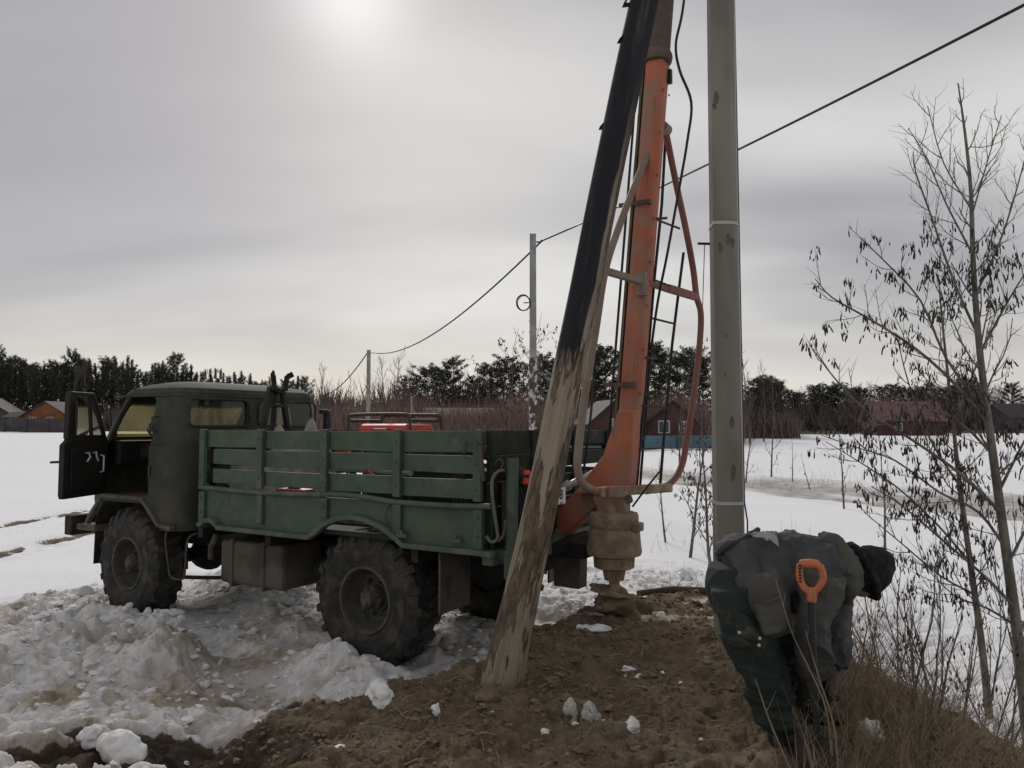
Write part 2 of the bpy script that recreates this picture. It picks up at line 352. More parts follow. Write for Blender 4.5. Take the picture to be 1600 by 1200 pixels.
def glass(name, tint, alpha_mix, diff):
    m = bpy.data.materials.new(name); m.use_nodes = True; t = m.node_tree; t.nodes.clear()
    N = t.nodes.new; tr = N('ShaderNodeBsdfTransparent'); tr.inputs[0].default_value = (*tint, 1)
    gl = N('ShaderNodeBsdfGlossy'); gl.inputs['Roughness'].default_value = .08; gl.inputs[0].default_value = (.8, .8, .8, 1)
    df = N('ShaderNodeBsdfTranslucent'); df.inputs[0].default_value = (*diff, 1)
    a = N('ShaderNodeMixShader'); b = N('ShaderNodeMixShader'); o = N('ShaderNodeOutputMaterial')
    no = N('ShaderNodeTexNoise'); no.inputs['Scale'].default_value = 3; no.inputs['Detail'].default_value = 6; tcn = N('ShaderNodeTexCoord'); t.links.new(tcn.outputs['Object'], no.inputs['Vector'])
    r = N('ShaderNodeMapRange'); r.inputs[1].default_value = .3; r.inputs[2].default_value = .7; r.inputs[3].default_value = alpha_mix*.5; r.inputs[4].default_value = alpha_mix*1.4; t.links.new(no.outputs[0], r.inputs[0])
    t.links.new(r.outputs[0], a.inputs[0]); t.links.new(tr.outputs[0], a.inputs[1]); t.links.new(df.outputs[0], a.inputs[2])
    fr = N('ShaderNodeFresnel'); fr.inputs[0].default_value = 1.3; t.links.new(fr.outputs[0], b.inputs[0]); t.links.new(a.outputs[0], b.inputs[1]); t.links.new(gl.outputs[0], b.inputs[2])
    t.links.new(b.outputs[0], o.inputs[0]); return m
M['glass'] = glass('clear_grimy_glass', (.8, .8, .78), .12, (.5, .48, .42))
M['glass_y'] = glass('yellowed_dusty_glass', (.84, .80, .60), .22, (.36, .33, .23))

# ================================================================== GROUND
MOUND = [(-1.0,3.45),(-1.3,4.3),(-1.03,4.76),(-.44,5.25),(.15,6.2),(.5,7.1),(1.2,7.55),(2.1,7.4),(2.45,6.6),(2.4,5.77),(2.65,4.9),(2.72,4.06),(2.9,2.2),(3.0,-3),(-2.2,-3),(-1.2,2)]
TRK = (-.674873, 7.368713); HD = 2.59792566
FA = (math.cos(HD), math.sin(HD)); LN = (-FA[1], FA[0])
TRENCH = [(-4.6,10.2),(-3.3,8.6),(-2.55,7.2),(-1.95,6.1),(-1.35,5.35)]
ICEP = [(-3,52),(1.5,40),(5,32.5),(8.5,27.5),(11,22.5),(13.2,18),(16.5,13),(22,8)]
def terrain(x, y, masks=False):
    r = np.hypot(x, y)
    z = 1.15*sst(30, 150, r) + .10*fbm(x, y, .06, 3, 11)*sst(12, 40, r) + .035*fbm(x, y, .5, 3, 12)
    md = np.where(inside(x, y, MOUND), 1, -1)*polydist(x, y, MOUND, True)
    mdn = md + .16*fbm(x, y, 1.3, 4, 21) + .05*fbm(x, y, 7, 2, 22)
    # trampled, churned snow round the truck and in front of the camera
    d1 = np.hypot((x+2.3)/4.2, (y-6.6)/4.0); T = 1-sst(.75, 1.25, d1+.15*fbm(x, y, .8, 3, 31))
    T = np.maximum(T, (1-sst(.7, 1.2, np.hypot((x+3.2)/3.6, (y-3.2)/3.0))))
    T2 = 1-sst(2.2, 4.2, np.hypot(x-1.2, (y-8.2)))                        # thin dirty snow behind the drill
    T = np.maximum(T, .45*T2)
    left = 1-sst(-3.0, -1.0, x)
    rough = .13*fbm(x, y, .9, 4, 41) + .10*fbm(x, y, 2.3, 4, 42)*1.0
    lm = .24*lumps(x+.06*fbm(x, y, 6, 2, 1), y+.06*fbm(x, y, 6, 2, 2), .40, 5, .55)**1.2 + .13*lumps(x+.03*fbm(x, y, 9, 2, 3), y+.03*fbm(x, y, 9, 2, 4), .17, 6, .6) + .05*lumps(x, y, .075, 7, .5)
    pt = (vnoise(x*1.1, y*1.1, 77) > .0)*sst(.35, .65, vnoise(x*.9+3, y*.9, 78))
    rg = 1-2*np.abs(vnoise(x*4.2+.4*vnoise(x*9, y*9, 3), y*4.2, 141)-.5)
    z = z + T*(.08 + rough*.52 + lm*(.30+.55*pt) + .040*fbm(x, y, 8, 4, 43, .6) + .030*rg**2 - .05*sst(.62, .8, vnoise(x*5.5, y*5.5, 142)) - .03*sst(.66, .8, vnoise(x*12, y*12, 143)))
    z = z + .30*np.exp(-(((x+2.6)/1.5)**2+((y-3.6)/1.3)**2)) + .0*x + .03*np.exp(-(((x+3.6)/1.2)**2+((y-6.6)/.7)**2))
    # trench left by the wheels, with pushed-up banks
    dtr = polydist(x, y, TRENCH); 
    z = z *(1-.75*np.exp(-(dtr/.38)**4)) - .13*np.exp(-(dtr/.33)**2) + .02*np.exp(-((dtr-.55)/.16)**2)*(.5+vnoise(x*2.2, y*2.2, 55))
    lx = (x-TRK[0])*FA[0]+(y-TRK[1])*FA[1]; ly = (x-TRK[0])*LN[0]+(y-TRK[1])*LN[1]
    for yy in (.9, -.9):
        w = np.exp(-((ly-yy)/.22)**4)*sst(-2.4, -1.2, lx)*(1-sst(3.6, 3.9, lx))
        zz = z; z = np.where(w > .01, z*(1-w)+w*(.02+.03*fbm(x, y, 5, 2, 66)+.012*np.sin(lx*38)), z)
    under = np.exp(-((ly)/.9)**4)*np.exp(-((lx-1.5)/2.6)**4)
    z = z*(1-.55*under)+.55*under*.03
    # snow piled against the wheels on the near side
    z = z + .05*np.exp(-(((lx-.1)/.95)**2+((ly-1.28)/.16)**2)) + .05*np.exp(-(((lx-3.2)/.9)**2+((ly-1.35)/.2)**2))
    z = z*(1-.7*np.exp(-(((lx-.75)/.55)**2+((ly-1.45)/.38)**2)))
    al = (x*.45-y*.89); z = z + .014*np.sin(al*2*PI/.12+6*np.abs(fbm(x, y, 1.5, 2, 44)))*np.exp(-(dtr/.30)**4)*sst(.35, .6, vnoise(x*2, y*2, 45))
    # two ruts crossing the white field, left
    rm = 0
    for rx in (-8.15, -10.35):
        w = np.exp(-((x-rx+.08*fbm(x, y, .6, 2, 71))/.27)**2)*sst(6, 9, y)*(1-sst(24, 40, y)); rm = rm+w
        z = z - .13*w*(.6+.4*fbm(x, y, 5, 2, 72)) + .06*np.exp(-((x-rx-.42)/.14)**2)*sst(6, 9, y)*(1-sst(24, 40, y))*(.5+fbm(x, y, 3, 2, 73))
    # frozen slush track on the right
    di = polydist(x, y, ICEP); im = 1-sst(1.6, 3.6, di+.9*fbm(x, y, .35, 4, 81)); 
    z = z - .10*im + .14*np.exp(-((di-3.0)/.5)**2)*(.5+.5*fbm(x, y, .8, 3, 82))*sst(8, 16, y)
    # soil mound
    zm = .42 + .05*fbm(x, y, .8, 3, 91)
    right = sst(1.9, 2.3, x)
    edge = sst(-.45, .30, mdn)*(1-right) + sst(-.22, .35, mdn)*right
    z = z*(1-edge) + zm*edge - .32*(1-sst(-1.4, .0, -np.abs(md)*(md < 0)+0.0*md))*0
    z = z - .25*right*np.exp(-((md+.9)/.6)**2)*(md < 0)
    soil = sst(-.16, -.02, mdn)
    # far end of the mound under the drill is patchy snow and spoil
    patch = sst(.50, .60, vnoise(x*2.6, y*3.4, 95)*.6+vnoise(x*8, y*9, 96)*.4)*sst(5.9, 6.8, y)
    soil = soil*(1-.85*patch)
    # spoil thrown over the right-hand slope
    rid = 1-2*np.abs(vnoise(x*6, y*6, 131)-.5)-.6*np.abs(vnoise(x*14, y*14, 132)-.5)
    cl = .050*lumps(x+.12*fbm(x, y, 9, 4, 8), y+.12*fbm(x, y, 9, 4, 9), .26, 12, .30)**1.5 + .048*lumps(x+.07*fbm(x, y, 16, 4, 10), y+.07*fbm(x, y, 16, 4, 11), .12, 13, .35) + .02*lumps(x+.02*fbm(x, y, 30, 2, 10), y, .05, 14, .5) + .045*fbm(x, y, 3.5, 5, 97, .6) + .018*rid + .010*fbm(x, y, 28, 3, 98)
    z = z + soil*edge*cl
    # dark frozen spoil in the bottom left corner
    def gs(cx, cy, a, b): return np.exp(-(((x-cx)/a)**2+((y-cy)/b)**2))
    dk = gs(-1.95, 4.25, .62, .24)+gs(-2.65, 4.5, .32, .14)+gs(-1.40, 3.9, .50, .34)+.75*gs(-1.35, 4.75, .20, .14)+.75*gs(-2.4, 3.95, .7, .14)+gs(-1.9,3.6,.7,.15)
    dark = sst(.42, .62, dk+.42*fbm(x, y, 3.2, 5, 101))
    z = z - .10*dark*(1-edge)
    drt = gs(-2.3, 5.25, 1.05, .50)+gs(-1.45, 4.7, .5, .5)+.9*gs(-2.7, 6.9, .8, .35)+.8*gs(-3.4, 4.9, .8, .5)+.45*gs(-2.5, 6.0, 2.0, 1.4)
    dirt = np.clip(drt, 0, 1)*sst(.28, .72, .5+.9*fbm(x, y, 1.9, 5, 111))
    dirt = np.maximum(dirt, .8*rm*sst(.35, .6, vnoise(x*4, y*4, 112)))
    dirt = np.maximum(dirt, .62*T*sst(.52, .72, vnoise(x*2.4, y*3.6, 113)*.6+vnoise(x*9, y*12, 114)*.4))
    dirt = np.maximum(dirt, sst(-.6, -.1, mdn)*.8*sst(.35, .6, vnoise(x*5, y*5, 115)))
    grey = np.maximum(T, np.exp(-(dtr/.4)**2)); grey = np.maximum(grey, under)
    soil = np.maximum(soil, dark); dark = np.maximum(dark, .8*np.clip(rm, 0, 1)); soil = np.maximum(soil, 1.1*np.clip(rm, 0, 1)*sst(.22, .50, vnoise(x*3.2, y*3.2, 116)*.6+vnoise(x*9, y*9, 117)*.4))
    if masks: return z, soil, np.clip(dirt, 0, 1), np.clip(im*sst(.3, .55, vnoise(x*.9, y*.45, 121)*.5+vnoise(x*.25+5, y*.8, 122)*.5+.12), 0, 1), np.clip(grey, 0, 1), dark
    return z
def tz(x, y): return float(terrain(np.array([float(x)]), np.array([float(y)]))[0])

def build_ground():
    ang_f = np.linspace(R(-41), R(41), 760); ang_c = np.linspace(R(41), R(319), 90)[1:-1]
    ang = np.concatenate([ang_f, ang_c]); na = len(ang)
    rad = [0.25]
    while rad[-1] < 6000:
        q = rad[-1]; rad.append(q*(1.10 if q < 1.8 else 1.0034 if q < 11 else 1.0075 if q < 70 else 1.06))
    rad = np.array(rad); nr = len(rad)
    Rr, A = np.meshgrid(rad, ang, indexing='ij'); X = (Rr*np.sin(A)).ravel(); Y = (Rr*np.cos(A)).ravel()
    z, soil, dirt, ice, grey, dark = terrain(X, Y, True)
    co = np.stack([X, Y, z], 1); co = np.vstack([co, [[0, 0, float(z[:na].mean())]]])
    i = np.arange(nr-1)[:, None]; j = np.arange(na)[None, :]; j2 = (j+1) % na
    q = np.stack([i*na+j, i*na+j2, (i+1)*na+j2, (i+1)*na+j], -1)[..., ::-1].reshape(-1, 4)
    me = bpy.data.meshes.new('ground'); nv = len(co); nq = len(q)
    jj = np.arange(na); tri = np.stack([np.full(na, nv-1), (jj+1) % na, jj], 1)
    me.vertices.add(nv); me.vertices.foreach_set('co', co.astype(np.float32).ravel())
    me.loops.add(nq*4+na*3); me.loops.foreach_set('vertex_index', np.concatenate([q.ravel(), tri.ravel()]).astype(np.int32))
    me.polygons.add(nq+na); me.polygons.foreach_set('loop_start', np.concatenate([np.arange(nq)*4, nq*4+np.arange(na)*3]).astype(np.int32))
    me.update(calc_edges=True); me.validate()
    if me.polygons[0].normal.z < 0: me.flip_normals()
    me.polygons.foreach_set('use_smooth', [True]*len(me.polygons))
    for nm, a in (('soil', soil), ('dirt', dirt), ('ice', ice), ('grey', grey), ('dark', dark)):
        at_ = me.attributes.new(nm, 'FLOAT', 'POINT'); at_.data.foreach_set('value', np.append(a, 0).astype(np.float32))
    m = bpy.data.materials.new('snow_and_soil'); m.use_nodes = True; t = m.node_tree; b = t.nodes['Principled BSDF']; N = t.nodes.new; L = t.links.new
    tcn = N('ShaderNodeTexCoord')
    def attr(n): a = N('ShaderNodeAttribute'); a.attribute_name = n; return a.outputs['Fac']
    def noise(s, d=6, r=.6):
        n = N('ShaderNodeTexNoise'); n.inputs['Scale'].default_value = s; n.inputs['Detail'].default_value = d; n.inputs['Roughness'].default_value = r; L(tcn.outputs['Object'], n.inputs['Vector']); return n.outputs[0]
    def rng(v, a, c, e=0, f=1):
        n = N('ShaderNodeMapRange'); n.inputs[1].default_value = a; n.inputs[2].default_value = c; n.inputs[3].default_value = e; n.inputs[4].default_value = f; n.interpolation_type = 'SMOOTHSTEP'; L(v, n.inputs[0]); return n.outputs[0]
    def mx(f, a, c):
        n = N('ShaderNodeMix'); n.data_type = 'RGBA'
        if isinstance(f, float): n.inputs[0].default_value = f
        else: L(f, n.inputs[0])
        for k, v in ((6, a), (7, c)):
            if isinstance(v, tuple): n.inputs[k].default_value = (*v, 1)
            else: L(v, n.inputs[k])
        return n.outputs[2]
    def ma(op, a, c):
        n = N('ShaderNodeMath'); n.operation = op
        for k, v in enumerate((a, c)):
            if isinstance(v, (int, float)): n.inputs[k].default_value = v
            else: L(v, n.inputs[k])
        return n.outputs[0]
    fine = noise(38, 5, .65); mid = noise(7, 6, .6)
    clean = mx(rng(mid, .3, .7), (.78, .79, .82), (.84, .845, .86))
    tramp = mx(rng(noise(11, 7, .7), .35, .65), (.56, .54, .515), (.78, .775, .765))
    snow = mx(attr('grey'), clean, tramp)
    brown = mx(rng(noise(9, 5), .35, .65), (.32, .26, .19), (.48, .42, .345))
    dm = rng(ma('ADD', attr('dirt'), ma('MULTIPLY', ma('SUBTRACT', noise(11, 8, .75), .5), 2.2)), .15, .95)
    c = mx(dm, snow, brown)
    specks = rng(noise(30, 3, .5), .70, .74); c = mx(ma('MULTIPLY', specks, ma('MULTIPLY', attr('grey'), .75)), c, (.13, .10, .075))
    icec = mx(rng(noise(1.7, 7, .65), .4, .62), (.27, .25, .225), (.48, .465, .445))
    c = mx(ma('MULTIPLY', attr('ice'), rng(noise(.9, 5), .3, .5, .65, 1)), c, icec)
    s1 = mx(rng(noise(5, 7, .7), .35, .65), (.170, .125, .080), (.285, .218, .145))
    s1 = mx(rng(noise(20, 5, .6), .56, .72), s1, (.31, .25, .175))
    s1 = mx(ma('MULTIPLY', rng(noise(2.1, 6, .75), .56, .68), .8), s1, (.29, .25, .195))
    s1 = mx(rng(noise(26, 4, .6), .70, .76), s1, (.42, .38, .33))
    s1 = mx(ma('MULTIPLY', attr('dark'), .75), s1, (.045, .034, .027))
    sm = rng(ma('ADD', attr('soil'), ma('MULTIPLY', ma('SUBTRACT', noise(13, 6, .7), .5), .8)), .42, .58)
    c = mx(sm, c, s1)
    L(c, b.inputs['Base Color']); b.inputs['Specular IOR Level'].default_value = .2
    rg = ma('SUBTRACT', .9, ma('MULTIPLY', attr('ice'), .45)); L(rg, b.inputs['Roughness'])
    bn = N('ShaderNodeBump'); bn.inputs['Distance'].default_value = .035
    L(ma('ADD', ma('MULTIPLY', attr('grey'), .45), ma('ADD', ma('MULTIPLY', attr('soil'), .8), .08)), bn.inputs['Strength'])
    L(ma('ADD', noise(24, 8, .7), ma('MULTIPLY', fine, .5)), bn.inputs['Height']); L(bn.outputs[0], b.inputs['Normal'])
    me.materials.append(m)
    o = bpy.data.objects.new('ground', me); C.objects.link(o); o['kind'] = 'structure'
    return o
ground = build_ground()

# ================================================================== TRUCK
truck = empty('drilling_truck', (TRK[0], TRK[1], 0), HD,
    'old green off-road truck with slatted bed, open cab door and orange drilling mast', 'truck')
TM = Matrix.Translation((TRK[0], TRK[1], 0)) @ Matrix.Rotation(HD, 4, 'Z'); TI = TM.inverted()
def lt(px, py, Y): return TI @ at(px, py, Y)

def cut(o, cutters, mats=None):
    cs = []
    for i, mb in enumerate(cutters):
        c = mb.build('cutter', M['cab'], o.parent); bm = bmesh.new(); bm.from_mesh(c.data); bmesh.ops.recalc_face_normals(bm, faces=bm.faces); bm.to_mesh(c.data); bm.free()
        d = o.modifiers.new('cut', 'BOOLEAN'); d.operation = 'DIFFERENCE'; d.solver = 'EXACT'; d.object = c; cs.append(c)
    baked(o)
    for c in cs: bpy.data.objects.remove(c)
    return o
def rrect(x0, x1, z0, z1, r, n=4, sh=0.0):
    """rounded rectangle; sh shears the top in x"""
    p = []
    for cx, cz, a in ((x1-r, z1-r, 0), (x0+r, z1-r, 90), (x0+r, z0+r, 180), (x1-r, z0+r, 270)):
        p += arc(cx, cz, r, a, a+90, n)
    return [(x+sh*(z-z0)/(z1-z0), z) for x, z in p]
def plan(hw, xr, xf, rr, rf, n=6):
    p = []
    for cx, cy, r, a in ((xf-rf, hw-rf, rf, 0), (xr+rr, hw-rr, rr, 90), (xr+rr, -hw+rr, rr, 180), (xf-rf, -hw+rf, rf, 270)):
        p += [(cx+r*math.cos(R(a+90*i/n)), cy+r*math.sin(R(a+90*i/n))) for i in range(n+1)]
    return p
def loft(secs, mb=None):
    mb = mb or MB(); rings = [[(x, y, z) for x, y in plan(*s[1:])] for s in secs for z in [s[0]]]; k = len(rings[0])
    vs = [p for r in rings for p in r]
    fs = [(i*k+j, i*k+(j+1) % k, (i+1)*k+(j+1) % k, (i+1)*k+j) for i in range(len(rings)-1) for j in range(k)]
    fs += [tuple(range(k))[::-1], tuple(range((len(rings)-1)*k, len(rings)*k))]
    return mb.add(vs, fs)
SEC = [(.94, 1.0, 2.57, 4.16, .24, .30), (1.2, 1.025, 2.56, 4.24, .25, .34), (1.55, 1.035, 2.56, 4.24, .25, .36), (1.80, 1.03, 2.56, 4.18, .25, .36), (1.86, 1.005, 2.565, 4.12, .24, .36),
       (2.10, .985, 2.575, 3.95, .23, .34), (2.32, .955, 2.59, 3.78, .22, .32), (2.37, .965, 2.58, 3.78, .22, .34), (2.42, .94, 2.60, 3.72, .22, .34), (2.47, .84, 2.70, 3.58, .22, .34), (2.505, .64, 2.88, 3.36, .2, .22), (2.517, .40, 3.05, 3.2, .05, .05)]
t_ = .035
SECI = [(.80, .965, 2.61, 4.12, .2, .26)] + [(z-(.03 if z > 2.3 else 0), hw-t_, xr+t_, xf-t_, rr-.02, rf-.02) for z, hw, xr, xf, rr, rf in SEC[1:8]] + [(2.42, .82, 2.74, 3.56, .2, .3), (2.455, .6, 2.95, 3.3, .1, .1)]
cab = loft(SEC).build('cab', [M['cab']], truck)
inner = loft(SECI)
arch = [(4.02, .5), (4.0, 1.02), (3.82, 1.21), (3.14, 1.215), (2.86, .98), (2.84, .5)]
c_arch = MB().prism(arch, .66, 1.5); c_arch2 = MB().prism(arch, -1.5, -.66)
door_open = rrect(3.02, 3.80, 1.29, 2.33, .05)
door_open = [(3.02, 1.29), (3.82, 1.29), (3.84, 1.82), (3.80, 1.88), (3.53, 2.30), (3.48, 2.335), (3.07, 2.335), (3.02, 2.29)]
c_door = MB().prism(door_open, .7, 1.3)
c_wr = MB().prism([(3.05, 1.90), (3.72, 1.90), (3.50, 2.27), (3.08, 2.27)], -1.3, -.7)
def xwin(y0, y1, z0, z1, r, x0, x1):      # opening through a wall facing x
    poly = rrect(y0, y1, z0, z1, r); k = len(poly)
    return MB().add([(x, p[0], p[1]) for x in (x0, x1) for p in poly], [tuple(range(k)), tuple(range(k, 2*k))[::-1]] + [(i, i+k, (i+1) % k+k, (i+1) % k) for i in range(k)])
c_b1 = xwin(.13, .875, 2.03, 2.29, .06, 2.3, 2.75); c_b2 = xwin(-.86, -.02, 2.03, 2.29, .06, 2.3, 2.75)
c_f1 = xwin(.04, .80, 1.93, 2.27, .05, 3.55, 4.6); c_f2 = xwin(-.80, -.04, 1.93, 2.27, .05, 3.55, 4.6)
cut(cab, [inner, c_arch, c_arch2, c_door, c_wr, c_b1, c_b2, c_f1, c_f2])
cab.data.polygons.foreach_set('use_smooth', [True]*len(cab.data.polygons)); cab.data.set_sharp_from_angle(angle=R(32))
# inner faces of the cab are darker paint: floor, engine cover, dashboard
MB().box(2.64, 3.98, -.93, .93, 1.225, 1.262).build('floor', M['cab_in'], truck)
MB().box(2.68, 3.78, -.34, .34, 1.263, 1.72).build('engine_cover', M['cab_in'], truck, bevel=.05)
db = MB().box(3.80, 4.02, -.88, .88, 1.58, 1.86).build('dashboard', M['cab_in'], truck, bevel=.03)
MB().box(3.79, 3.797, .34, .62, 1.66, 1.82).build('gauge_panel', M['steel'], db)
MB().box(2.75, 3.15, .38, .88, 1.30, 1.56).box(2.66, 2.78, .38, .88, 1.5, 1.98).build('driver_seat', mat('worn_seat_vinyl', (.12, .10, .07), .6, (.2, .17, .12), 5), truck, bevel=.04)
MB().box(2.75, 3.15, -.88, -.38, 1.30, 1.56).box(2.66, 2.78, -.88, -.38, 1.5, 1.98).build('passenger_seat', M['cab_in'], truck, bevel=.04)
stw = Matrix.Translation((3.50, .48, 1.93)) @ Matrix.Rotation(R(-28), 4, 'Y')
sw = MB(); ring = [stw @ Vector((.215*math.cos(a*PI/16), .215*math.sin(a*PI/16), 0)) for a in range(33)]
sw.tube(ring, .013, 8, cap=False)
sw.bar(stw @ Vector((-.2, 0, 0)), stw @ Vector((.2, 0, 0)), .02, .014); sw.bar(stw @ Vector((0, -.2, 0)), stw @ Vector((0, .2, 0)), .02, .014)
sw.tube([stw @ Vector((0, 0, .01)), stw @ Vector((0, 0, -.5))], .02, 8).build('steering_wheel', M['black'], truck, smooth=40)
MB().add([(3.56+.0, .05, 2.285), (3.575, .80, 2.285), (3.80, .80, 1.92), (3.80, .05, 1.92)], [(0,1,2,3)])
for nm, y0, y1 in (('a', .02, .83), ('b', -.83, -.02)):
    MB().add([(3.985, y0, 1.905), (3.985, y1, 1.905), (3.765, y1, 2.29), (3.765, y0, 2.29), (3.980, y0, 1.902), (3.980, y1, 1.902), (3.760, y1, 2.287), (3.760, y0, 2.287)],
             [(0,1,2,3), (4,5,6,7)[::-1], (0,1,5,4), (1,2,6,5), (2,3,7,6), (3,0,4,7)]).build('windscreen_pane', M['glass_y'], truck, label='yellowed dusty windscreen pane')
for y0, y1 in ((.12, .885), (-.87, -.01)):
    w = MB().box(2.600, 2.606, y0, y1, 2.02, 2.30).build('rear_window', M['glass'], truck)
    g = MB(); pl = rrect(y0-.005, y1+.005, 2.015, 2.305, .07); pts = [(2.567-.0, a, b) for a, b in pl]; g.tube(pts+[pts[0]], .011, 6, cap=False).build('rubber_seal', M['rubber'], w, smooth=60)
MB().add([(3.04, -.975, 1.89), (3.74, -.975, 1.89), (3.50, -.95, 2.28), (3.07, -.95, 2.28)], [(0,1,2,3)]).build('side_window', M['glass_y'], truck)
# embossed ribs on the back and near side of the cab
for z in (1.92, 1.78, 1.62, 1.46, 1.30):
    g = MB(); g.tube([(2.559, .72, z), (2.559, -.72, z)], .012, 6).build('cab_rib', M['cab'], truck, smooth=60)
g = MB(); g.tube([(3.0, 1.026, 1.835), (2.82, 1.026, 1.835), (2.70, .985, 1.835), (2.60, .90, 1.835), (2.562, .78, 1.835), (2.56, .4, 1.835)], .011, 6).build('belt_line', M['cab'], truck, smooth=60)
g = MB(); g.tube([(3.78, .95, 2.345), (3.05, .972, 2.345), (2.80, .972, 2.345), (2.68, .93, 2.345), (2.60, .82, 2.345), (2.585, .0, 2.345), (2.60, -.82, 2.345)], .013, 6).build('rain_gutter', M['cab'], truck, smooth=60)
for z in (2.0, 1.55): MB().tube([(2.985, 1.045, z-.05), (2.985, 1.045, z+.05)], .016, 8).build('door_striker', M['cab'], truck, smooth=50)
g = MB(); g.tube([(2.93, 1.0, 1.96), (2.93, 1.06, 1.97), (2.93, 1.065, 2.04), (2.93, 1.06, 2.11), (2.93, 0.99, 2.12)], .011, 8).build('grab_handle', M['cab'], truck, smooth=50)
# front fender edge and step well
fl = MB(); pth = [(4.10, .93), (4.03, 1.03), (3.83, 1.24), (3.13, 1.24), (2.85, .985), (2.62, .955)]
fl.strip(pth[::-1], .985, 1.05, .045)
fl.build('fender_lip', M['fender'], truck, bevel=.012)
MB().box(3.05, 3.82, .60, 1.02, 1.262, 1.275).build('door_step', M['rust'], truck)
for sg in (1, -1):
    wa = MB().strip(arch, min(sg*.66, sg*1.0), max(sg*.66, sg*1.0), .012).build('wheel_arch', M['chassis'], truck)
    MB().box(2.9, 3.98, sg*.65-.01, sg*.65+.01, .75, 1.20).build('inner_guard', M['chassis'], wa)
# open door: hinge on the front pillar, swung out
hx, hy = 3.76, 1.05
dr = bpy.data.objects.new('door', None)
DM = Matrix.Translation((hx, hy, 0)) @ Matrix.Rotation(R(180-62), 4, 'Z') @ Matrix.Scale(.92, 4, (1, 0, 0))   # local +x runs from hinge to free edge
door = MB().prism([(0.0, 1.29), (.80, 1.29), (.82, 1.33), (.82, 1.83), (.74, 1.88), (.76, 1.9), (.745, 2.33), (.71, 2.37), (.30, 2.37), (.27, 2.34), (.03, 1.90), (0, 1.85)], -.03, .025)
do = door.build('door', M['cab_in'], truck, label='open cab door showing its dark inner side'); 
cut(do, [MB().prism([(.08, 1.925), (.60, 1.925), (.60, 2.30), (.57, 2.325), (.33, 2.325), (.29, 2.29)], -.2, .2)])
do.matrix_local = DM
bv = do.modifiers.new('bevel', 'BEVEL'); bv.width = .008; bv.segments = 2; bv.limit_method = 'ANGLE'
MB().bar((.30, 0, 1.92), (.36, 0, 2.33), .03, .03, up=(0, 1, 0)).build('quarter_light_bar', M['cab_in'], do)
MB().add([(.35, .001, 1.92), (.60, .001, 1.92), (.60, .001, 2.31), (.37, .001, 2.31)], [(0,1,2,3)]).build('window_glass', M['glass'], do)
MB().add([(.08, .004, 1.92), (.33, .004, 1.92), (.36, .004, 2.32), (.30, .004, 2.30)], [(0,1,2,3)]).build('quarter_light_glass', M['glass'], do)
MB().tube([(.62, .0, 1.96), (.66, .045, 2.0), (.66, .045, 2.24), (.62, .0, 2.28)], .014, 6).build('window_seal', M['rubber'], do, smooth=50)
for s in (1, -1):
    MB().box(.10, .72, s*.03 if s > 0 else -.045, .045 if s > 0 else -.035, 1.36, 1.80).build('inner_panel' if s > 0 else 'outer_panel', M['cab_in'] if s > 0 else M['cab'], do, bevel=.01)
for k, (x0, ln, a) in enumerate(((.47, .09, 30), (.33, .09, -25))):
    MB().tube([(x0, .05, 1.74), (x0+.01, .085, 1.745), (x0-.01+.02*k, .09, 1.70), (x0+.035*(1-2*k), .085, 1.655)], .011, 8).build('window_crank' if k else 'door_handle', M['bright'], do, smooth=50)
MB().tube([(.19, .05, 1.71), (.19, .085, 1.70), (.19, .085, 1.54), (.19, .05, 1.53)], .010, 8).build('pull_bar', M['bright'], do, smooth=50)
MB().tube([(.78, -.03, 1.66), (.80, -.08, 1.66), (.86, -.085, 1.66)], .012, 8).build('outer_handle', M['cab'], do, smooth=50)
# mirror by the windscreen
mi = MB(); mi.tube([(3.78, 1.0, 2.30), (3.84, 1.16, 2.25), (3.84, 1.18, 2.05), (3.86, 1.03, 1.92)], .008, 6).build('mirror_arm', M['black'], truck, smooth=50)
MB().box(3.835, 3.855, 1.06, 1.17, 1.98, 2.26).build('wing_mirror', M['steel'], truck, bevel=.01)

# bumper and front parts
MB().box(4.30, 4.44, -1.10, 1.10, .80, 1.02).build('front_bumper', M['chassis'], truck, bevel=.015)
for y in (.78, -1.04): MB().box(3.95, 4.32, y, y+.26, .86, .93).build('bumper_bracket', M['fender'], truck, bevel=.01)
for s in (1, -1):
    MB().lathe([(.085, 0), (.095, .02), (.09, .05), (.02, .07)], (4.235, s*.72, 1.35), (1, 0, 0), 20).build('headlight', M['winwhite'], truck, smooth=50)
# frame, axles, springs
for s in (1, -1): MB().box(-1.25, 4.3, s*.40-.04, s*.40+.04, .72, .92).build('chassis_rail', M['chassis'], truck)
for x in (-1.1, .9, 2.4): MB().box(x, x+.1, -.355, .355, .74, .9).build('cross_member', M['chassis'], truck)
for ax in (0, 3.3):
    MB().tube([(ax, -.9, .56), (ax, -.3, .56), (ax, .3, .56), (ax, .9, .56)], [.07, .075, .075, .07], 12).blob((ax, .05, .56), .21, 3, 3, .03).build('axle', M['chassis'], truck, smooth=50)
    for s in (1, -1):
        g = MB()
        for k in range(5): L_ = .62-.09*k; g.tube([(ax-L_, s*.40, .60+.07*(L_/.62)**2-.015*k), (ax, s*.40, .62-.018*k), (ax+L_, s*.40, .60+.07*(L_/.62)**2-.015*k)], .035, 4)
        g.build('leaf_spring', M['chassis'], truck)
MB().tube([(.2, 0, .6), (3.1, 0, .62)], .04, 10).build('drive_shaft', M['chassis'], truck, smooth=50)
MB().box(1.5, 2.2, -.25, .25, .55, .85).build('gearbox', M['chassis'], truck, bevel=.05)
